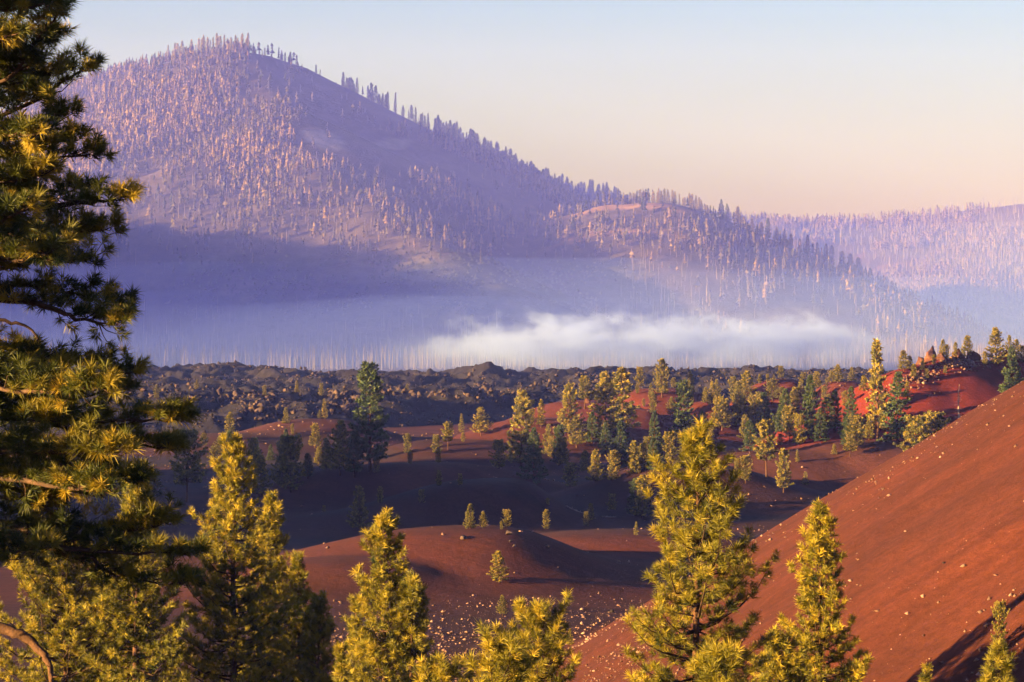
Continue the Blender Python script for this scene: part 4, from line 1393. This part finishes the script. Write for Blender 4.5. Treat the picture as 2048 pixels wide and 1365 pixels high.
# ------------------------------------------------------------------ stones
def stones():
    rng = np.random.default_rng(23)
    Ps, Ss = [], []
    # cone flank
    n = 52000
    y = rng.uniform(95, 245, n); x = X(rng.uniform(1100, 2100, n), y)
    z = ground_z(x, y)
    px, py = to_px(x, y, z)
    cl = fbm(x, y, 9, 3, 101)
    w = 0.05 + 0.95 * sstep(0.10, 0.5, cl)
    w *= 0.08 + 1.3 * sstep(1060, 1330, py + 0.25 * (px - 1700)) + 0.7 * np.exp(-((py - (1030 - (px - 1690) * 0.62)) / 40) ** 2) * sstep(1600, 1720, px)
    keep = rng.uniform(0, 1, n) < w * 0.75
    Ps.append(np.stack([x, y, z], -1)[keep]); Ss.append(0.030 + 0.17 * rng.uniform(0, 1, keep.sum()) ** 5)
    # stony flat between dune and cone
    n = 9000
    y = rng.uniform(185, 262, n); x = X(rng.uniform(660, 1300, n), y)
    z = ground_z(x, y); px, py = to_px(x, y, z)
    w = (cone_z(x, y) < z - 0.8) * sstep(1185, 1215, py + 14 * fbm(x, y, 8, 2, 103)) * (0.35 + 0.9 * sstep(-0.2, 0.4, fbm(x, y, 14, 3, 105)))
    keep = rng.uniform(0, 1, n) < w * 0.5
    Ps.append(np.stack([x, y, z], -1)[keep]); Ss.append(0.045 + 0.20 * rng.uniform(0, 1, keep.sum()) ** 5)
    # the dunes
    n = 20000
    y = rng.uniform(255, 640, n); x = X(rng.uniform(250, 1900, n), y)
    z = ground_z(x, y)
    w = 0.05 + 0.75 * sstep(0.1, 0.5, fbm(x, y, 22, 3, 107))
    keep = rng.uniform(0, 1, n) < w * 0.5
    Ps.append(np.stack([x, y, z], -1)[keep]); Ss.append((0.07 + 0.25 * rng.uniform(0, 1, keep.sum()) ** 4) * np.sqrt(y[keep] / 300))
    # rocky strip and crest of the red ridge
    n = 5000
    k = rng.uniform(0, 1, n)
    y = rng.uniform(435, 470, n); x = X(1760 + 220 * k + rng.normal(0, 25, n), y)
    z = ground_z(x, y); px, py = to_px(x, y, z)
    w = np.exp(-((py - np.interp(px, [1760, 1830, 1900, 1960], [790, 762, 728, 716])) / 16) ** 2)
    keep = rng.uniform(0, 1, n) < w * 0.55
    Ps.append(np.stack([x, y, z], -1)[keep]); Ss.append(0.15 + 0.4 * rng.uniform(0, 1, keep.sum()) ** 3)
    P = np.concatenate(Ps); S = np.concatenate(Ss)
    P[:, 2] += S * 0.22
    rock_cloud('gravel', P, S, M_STONE, rng, 0.75, kind='stuff', label='pale stones strewn over the cinders')


stones()

ROCK_ME = [mesh('rock', V, Fc, M_REDROCK, False) for V, Fc in ROCKS]
PALE_ME = [mesh('rock', V, Fc, M_BOULDER, False) for V, Fc in ROCKS]
BIG = [
    (886, 1268, 0.45, 1, 'pinkish boulder on the stony flat right of the golden pines'), (925, 1074, 0.5, 1, 'round pale boulder near the crest of the red dune'),
    (1016, 1066, 0.55, 1, 'upright pale rock on top of the red dune crest'), (1022, 1080, 0.35, 1, 'pale rock just below the upright rock on the dune crest'),
    (1030, 1090, 0.3, 1, 'lower right rock of the small pile on the dune crest'), (1095, 1092, 0.4, 1, 'single pale rock on the shaded side of the red dune'),
    (1888, 1124, 0.16, 1, 'largest pale stone alone on the smooth red cone'), (1222, 1222, 0.4, 1, 'flat pale rock at the right of the stony flat'),
    (1862, 706, 2.2, 0, 'dark maroon outcrop on the crest of the red ridge'), (1882, 716, 1.6, 0, 'red brown rock right of the maroon outcrop on the ridge'),
    (1920, 714, 1.7, 0, 'jagged red rock below the pale crest pine'), (1946, 712, 2.0, 0, 'dark crest rock under the wide golden pine'),
    (2003, 712, 2.0, 0, 'dark red rock between the tallest ridge pines'), (1842, 722, 1.3, 0, 'small outcrop left of the maroon one on the ridge'),
    (1176, 802, 1.3, 0, 'dark red rocks at the foot of the golden rounded ridge pine'), (1108, 862, 1.0, 1, 'pale rock at the foot of the pine with spreading boughs'),
]
for k, (px, py, s, pale, label) in enumerate(BIG):
    D = ray_ground(px, py + 4, 80, 720)
    x = X(px, D)
    o = obj('rock', (PALE_ME if pale else ROCK_ME)[k % 6], None, (x, D, float(ground_z(x, D)) + s * 0.3), label=label, category='rock')
    o.scale = (s * 1.1, s, s * 0.9); o.rotation_euler = (0.2, 0.1 * k, k * 1.3)



def fallen_log(px, py, L, r0, az, label):
    D = ray_ground(px, py, 150, 700)
    x = X(px, D)
    t = np.linspace(-0.5, 0.5, 7)
    xs = x + t * L * math.cos(az); ys = D + t * L * math.sin(az)
    zs = ground_z(xs, ys) + r0 * 0.6
    c = np.array([x, D, float(ground_z(x, D))])
    a = Acc()
    a.add(*tube(np.stack([xs, ys, zs], -1) - c, np.linspace(r0, r0 * 0.35, 7), 6))
    root = obj('fallen_log', mesh('fallen_log', *a.get(), M_DEADWOOD, True), None, c, label=label, category='log')
    for k in (2, 4, 5):
        p = np.array([xs[k], ys[k], zs[k]]) - c
        q = p + np.array([math.sin(az + k) * 0.5, -0.2, 0.7]) * L * 0.12
        obj('stub', mesh('stub', *tube([p, q], [r0 * 0.35, r0 * 0.12], 5), M_DEADWOOD, True), root)


fallen_log(1218, 1036, 2.6, 0.16, 0.5, 'bleached broken stump wood on the flat right of the golden oval pine')
fallen_log(1150, 1022, 4.5, 0.14, 0.9, 'thin grey log lying up the dark dune face')


# ------------------------------------------------------------------ air
def box(name, x0, x1, y0, y1, z0, z1, mat, **props):
    V = [(x, y, z) for z in (z0, z1) for y in (y0, y1) for x in (x0, x1)]
    Fc = [(0, 2, 3, 1), (4, 5, 7, 6), (0, 1, 5, 4), (2, 6, 7, 3), (0, 4, 6, 2), (1, 3, 7, 5)]
    return obj(name, mesh(name, np.array(V, float), np.array(Fc), mat, False), None, **props)


def haze_mat(name, density, color, aniso=0.0):
    m, nt, out = new_mat(name)
    v = N(nt, 'ShaderNodeVolumePrincipled')
    v.inputs['Density'].default_value = density
    v.inputs['Color'].default_value = (*color, 1)
    v.inputs['Anisotropy'].default_value = aniso
    v.inputs['Absorption Color'].default_value = (1, 1, 1, 1)
    nt.links.new(v.outputs[0], out.inputs['Volume'])
    return m


box('haze', -2950, 3250, -160, 5000, -90, 380, haze_mat('haze', HAZE_DENSITY, HAZE_COLOR), kind='stuff', label='thin violet haze filling the air')


def mist_body(name, y0, y1, x0, x1, z0, slope, cap, wob, density, color, label):
    # one even body of mist whose top climbs from the lava towards the mountain
    ys = np.unique(np.concatenate([np.linspace(y0, y0 + 1400, 36), np.linspace(y0 + 1400, y1, 6)])); xs = np.linspace(x0, x1, 60)
    yy, xx = np.meshgrid(ys, xs, indexing='ij')
    top = np.minimum(z0 + (yy - y0) * slope, cap) + wob * fbm(xx, yy, 240, 3, 131) * sstep(y0, y0 + 300, yy)
    V = np.concatenate([np.stack([xx, yy, top], -1).reshape(-1, 3), np.stack([xx, yy, np.full(xx.shape, -86.)], -1).reshape(-1, 3)])
    nr, nc = xx.shape; n = nr * nc
    f = grid_faces(nr, nc)
    i = np.arange(n).reshape(nr, nc)
    fs = [f, f[:, ::-1] + n]
    for e, flip in ((i[0], 1), (i[-1], 0), (i[:, 0], 0), (i[:, -1], 1)):
        q = np.stack([e[:-1], e[1:], e[1:] + n, e[:-1] + n], -1)
        fs.append(q[:, ::-1] if flip else q)
    obj(name, mesh(name, V, np.concatenate(fs), haze_mat(name, density, color), False), None, kind='stuff', label=label)


mist_body('valley_mist', 1190, 2900, -900, 1100, -27, 0.085, 400, 14, 1.0e-3, (0.125, 0.215, 1.0), 'bluish mist lying in the valley before the mountain')
mist_body('mountain_mist', 1230, 3300, -1500, 1700, -26, 0.34, 368, 6, 4.0e-4, (0.125, 0.155, 1.0), 'violet air thickening around the mountain')


def fog_bank():
    m, nt, out = new_mat('fog')
    tc = N(nt, 'ShaderNodeTexCoord')
    g = tc.outputs['Generated']
    sx = N(nt, 'ShaderNodeSeparateXYZ'); nt.links.new(g, sx.inputs[0])
    p = pos(nt)
    mp = N(nt, 'ShaderNodeMapping'); nt.links.new(p, mp.inputs['Vector']); mp.inputs['Scale'].default_value = (1, 1, 1.7)
    nn = noise(nt, 0.036, 6, 0.66, mp.outputs[0])
    nl = noise(nt, 0.0085, 3, 0.5, p)

    def math_(op, a, b=None, clamp=False):
        n = N(nt, 'ShaderNodeMath', operation=op); n.use_clamp = clamp
        for s, v in zip(n.inputs, (a, b)):
            if v is None:
                continue
            if hasattr(v, 'is_output'):
                nt.links.new(v, s)
            else:
                s.default_value = v
        return n.outputs[0]

    def mr(v, a, b, c, d):
        n = N(nt, 'ShaderNodeMapRange', interpolation_type='SMOOTHSTEP')
        nt.links.new(v, n.inputs[0])
        for i, q in enumerate((a, b, c, d)):
            n.inputs[i + 1].default_value = q
        return n.outputs[0]
    ex = math_('MULTIPLY', mr(sx.outputs[0], 0.0, 0.34, 0, 1), mr(sx.outputs[0], 1.0, 0.74, 0, 1))
    ey = math_('MULTIPLY', mr(sx.outputs[1], 0.0, 0.35, 0, 1), mr(sx.outputs[1], 1.0, 0.65, 0, 1))
    # height of the ragged top, 0..1 of the bank
    top = math_('ADD', math_('MULTIPLY', math_('SUBTRACT', nl, 0.5), 0.6), math_('MULTIPLY', ex, 0.28))
    top = math_('ADD', top, math_('MULTIPLY', math_('SUBTRACT', nn, 0.5), 1.5))
    dz_ = math_('SUBTRACT', math_('ADD', top, 0.48), sx.outputs[2])
    den = mr(dz_, 0.0, 0.30, 0, 1)
    den = math_('MULTIPLY', den, mr(sx.outputs[2], 0.02, 0.55, 0.06, 1))
    den = math_('MULTIPLY', den, mr(nn, 0.36, 0.64, 0.08, 1))
    den = math_('MULTIPLY', math_('MULTIPLY', den, ex), ey)
    den = math_('MULTIPLY', den, 0.044)
    v = N(nt, 'ShaderNodeVolumePrincipled')
    v.inputs['Color'].default_value = (0.34, 0.48, 1.0, 1)
    nt.links.new(den, v.inputs['Density'])
    nt.links.new(v.outputs[0], out.inputs['Volume'])
    D = 1420
    box('fog', X(730, D), X(1880, D), D - 70, D + 90, Z(752, D), Z(600, D), m, kind='stuff', label='white fog bank drifting low across the valley')


fog_bank()
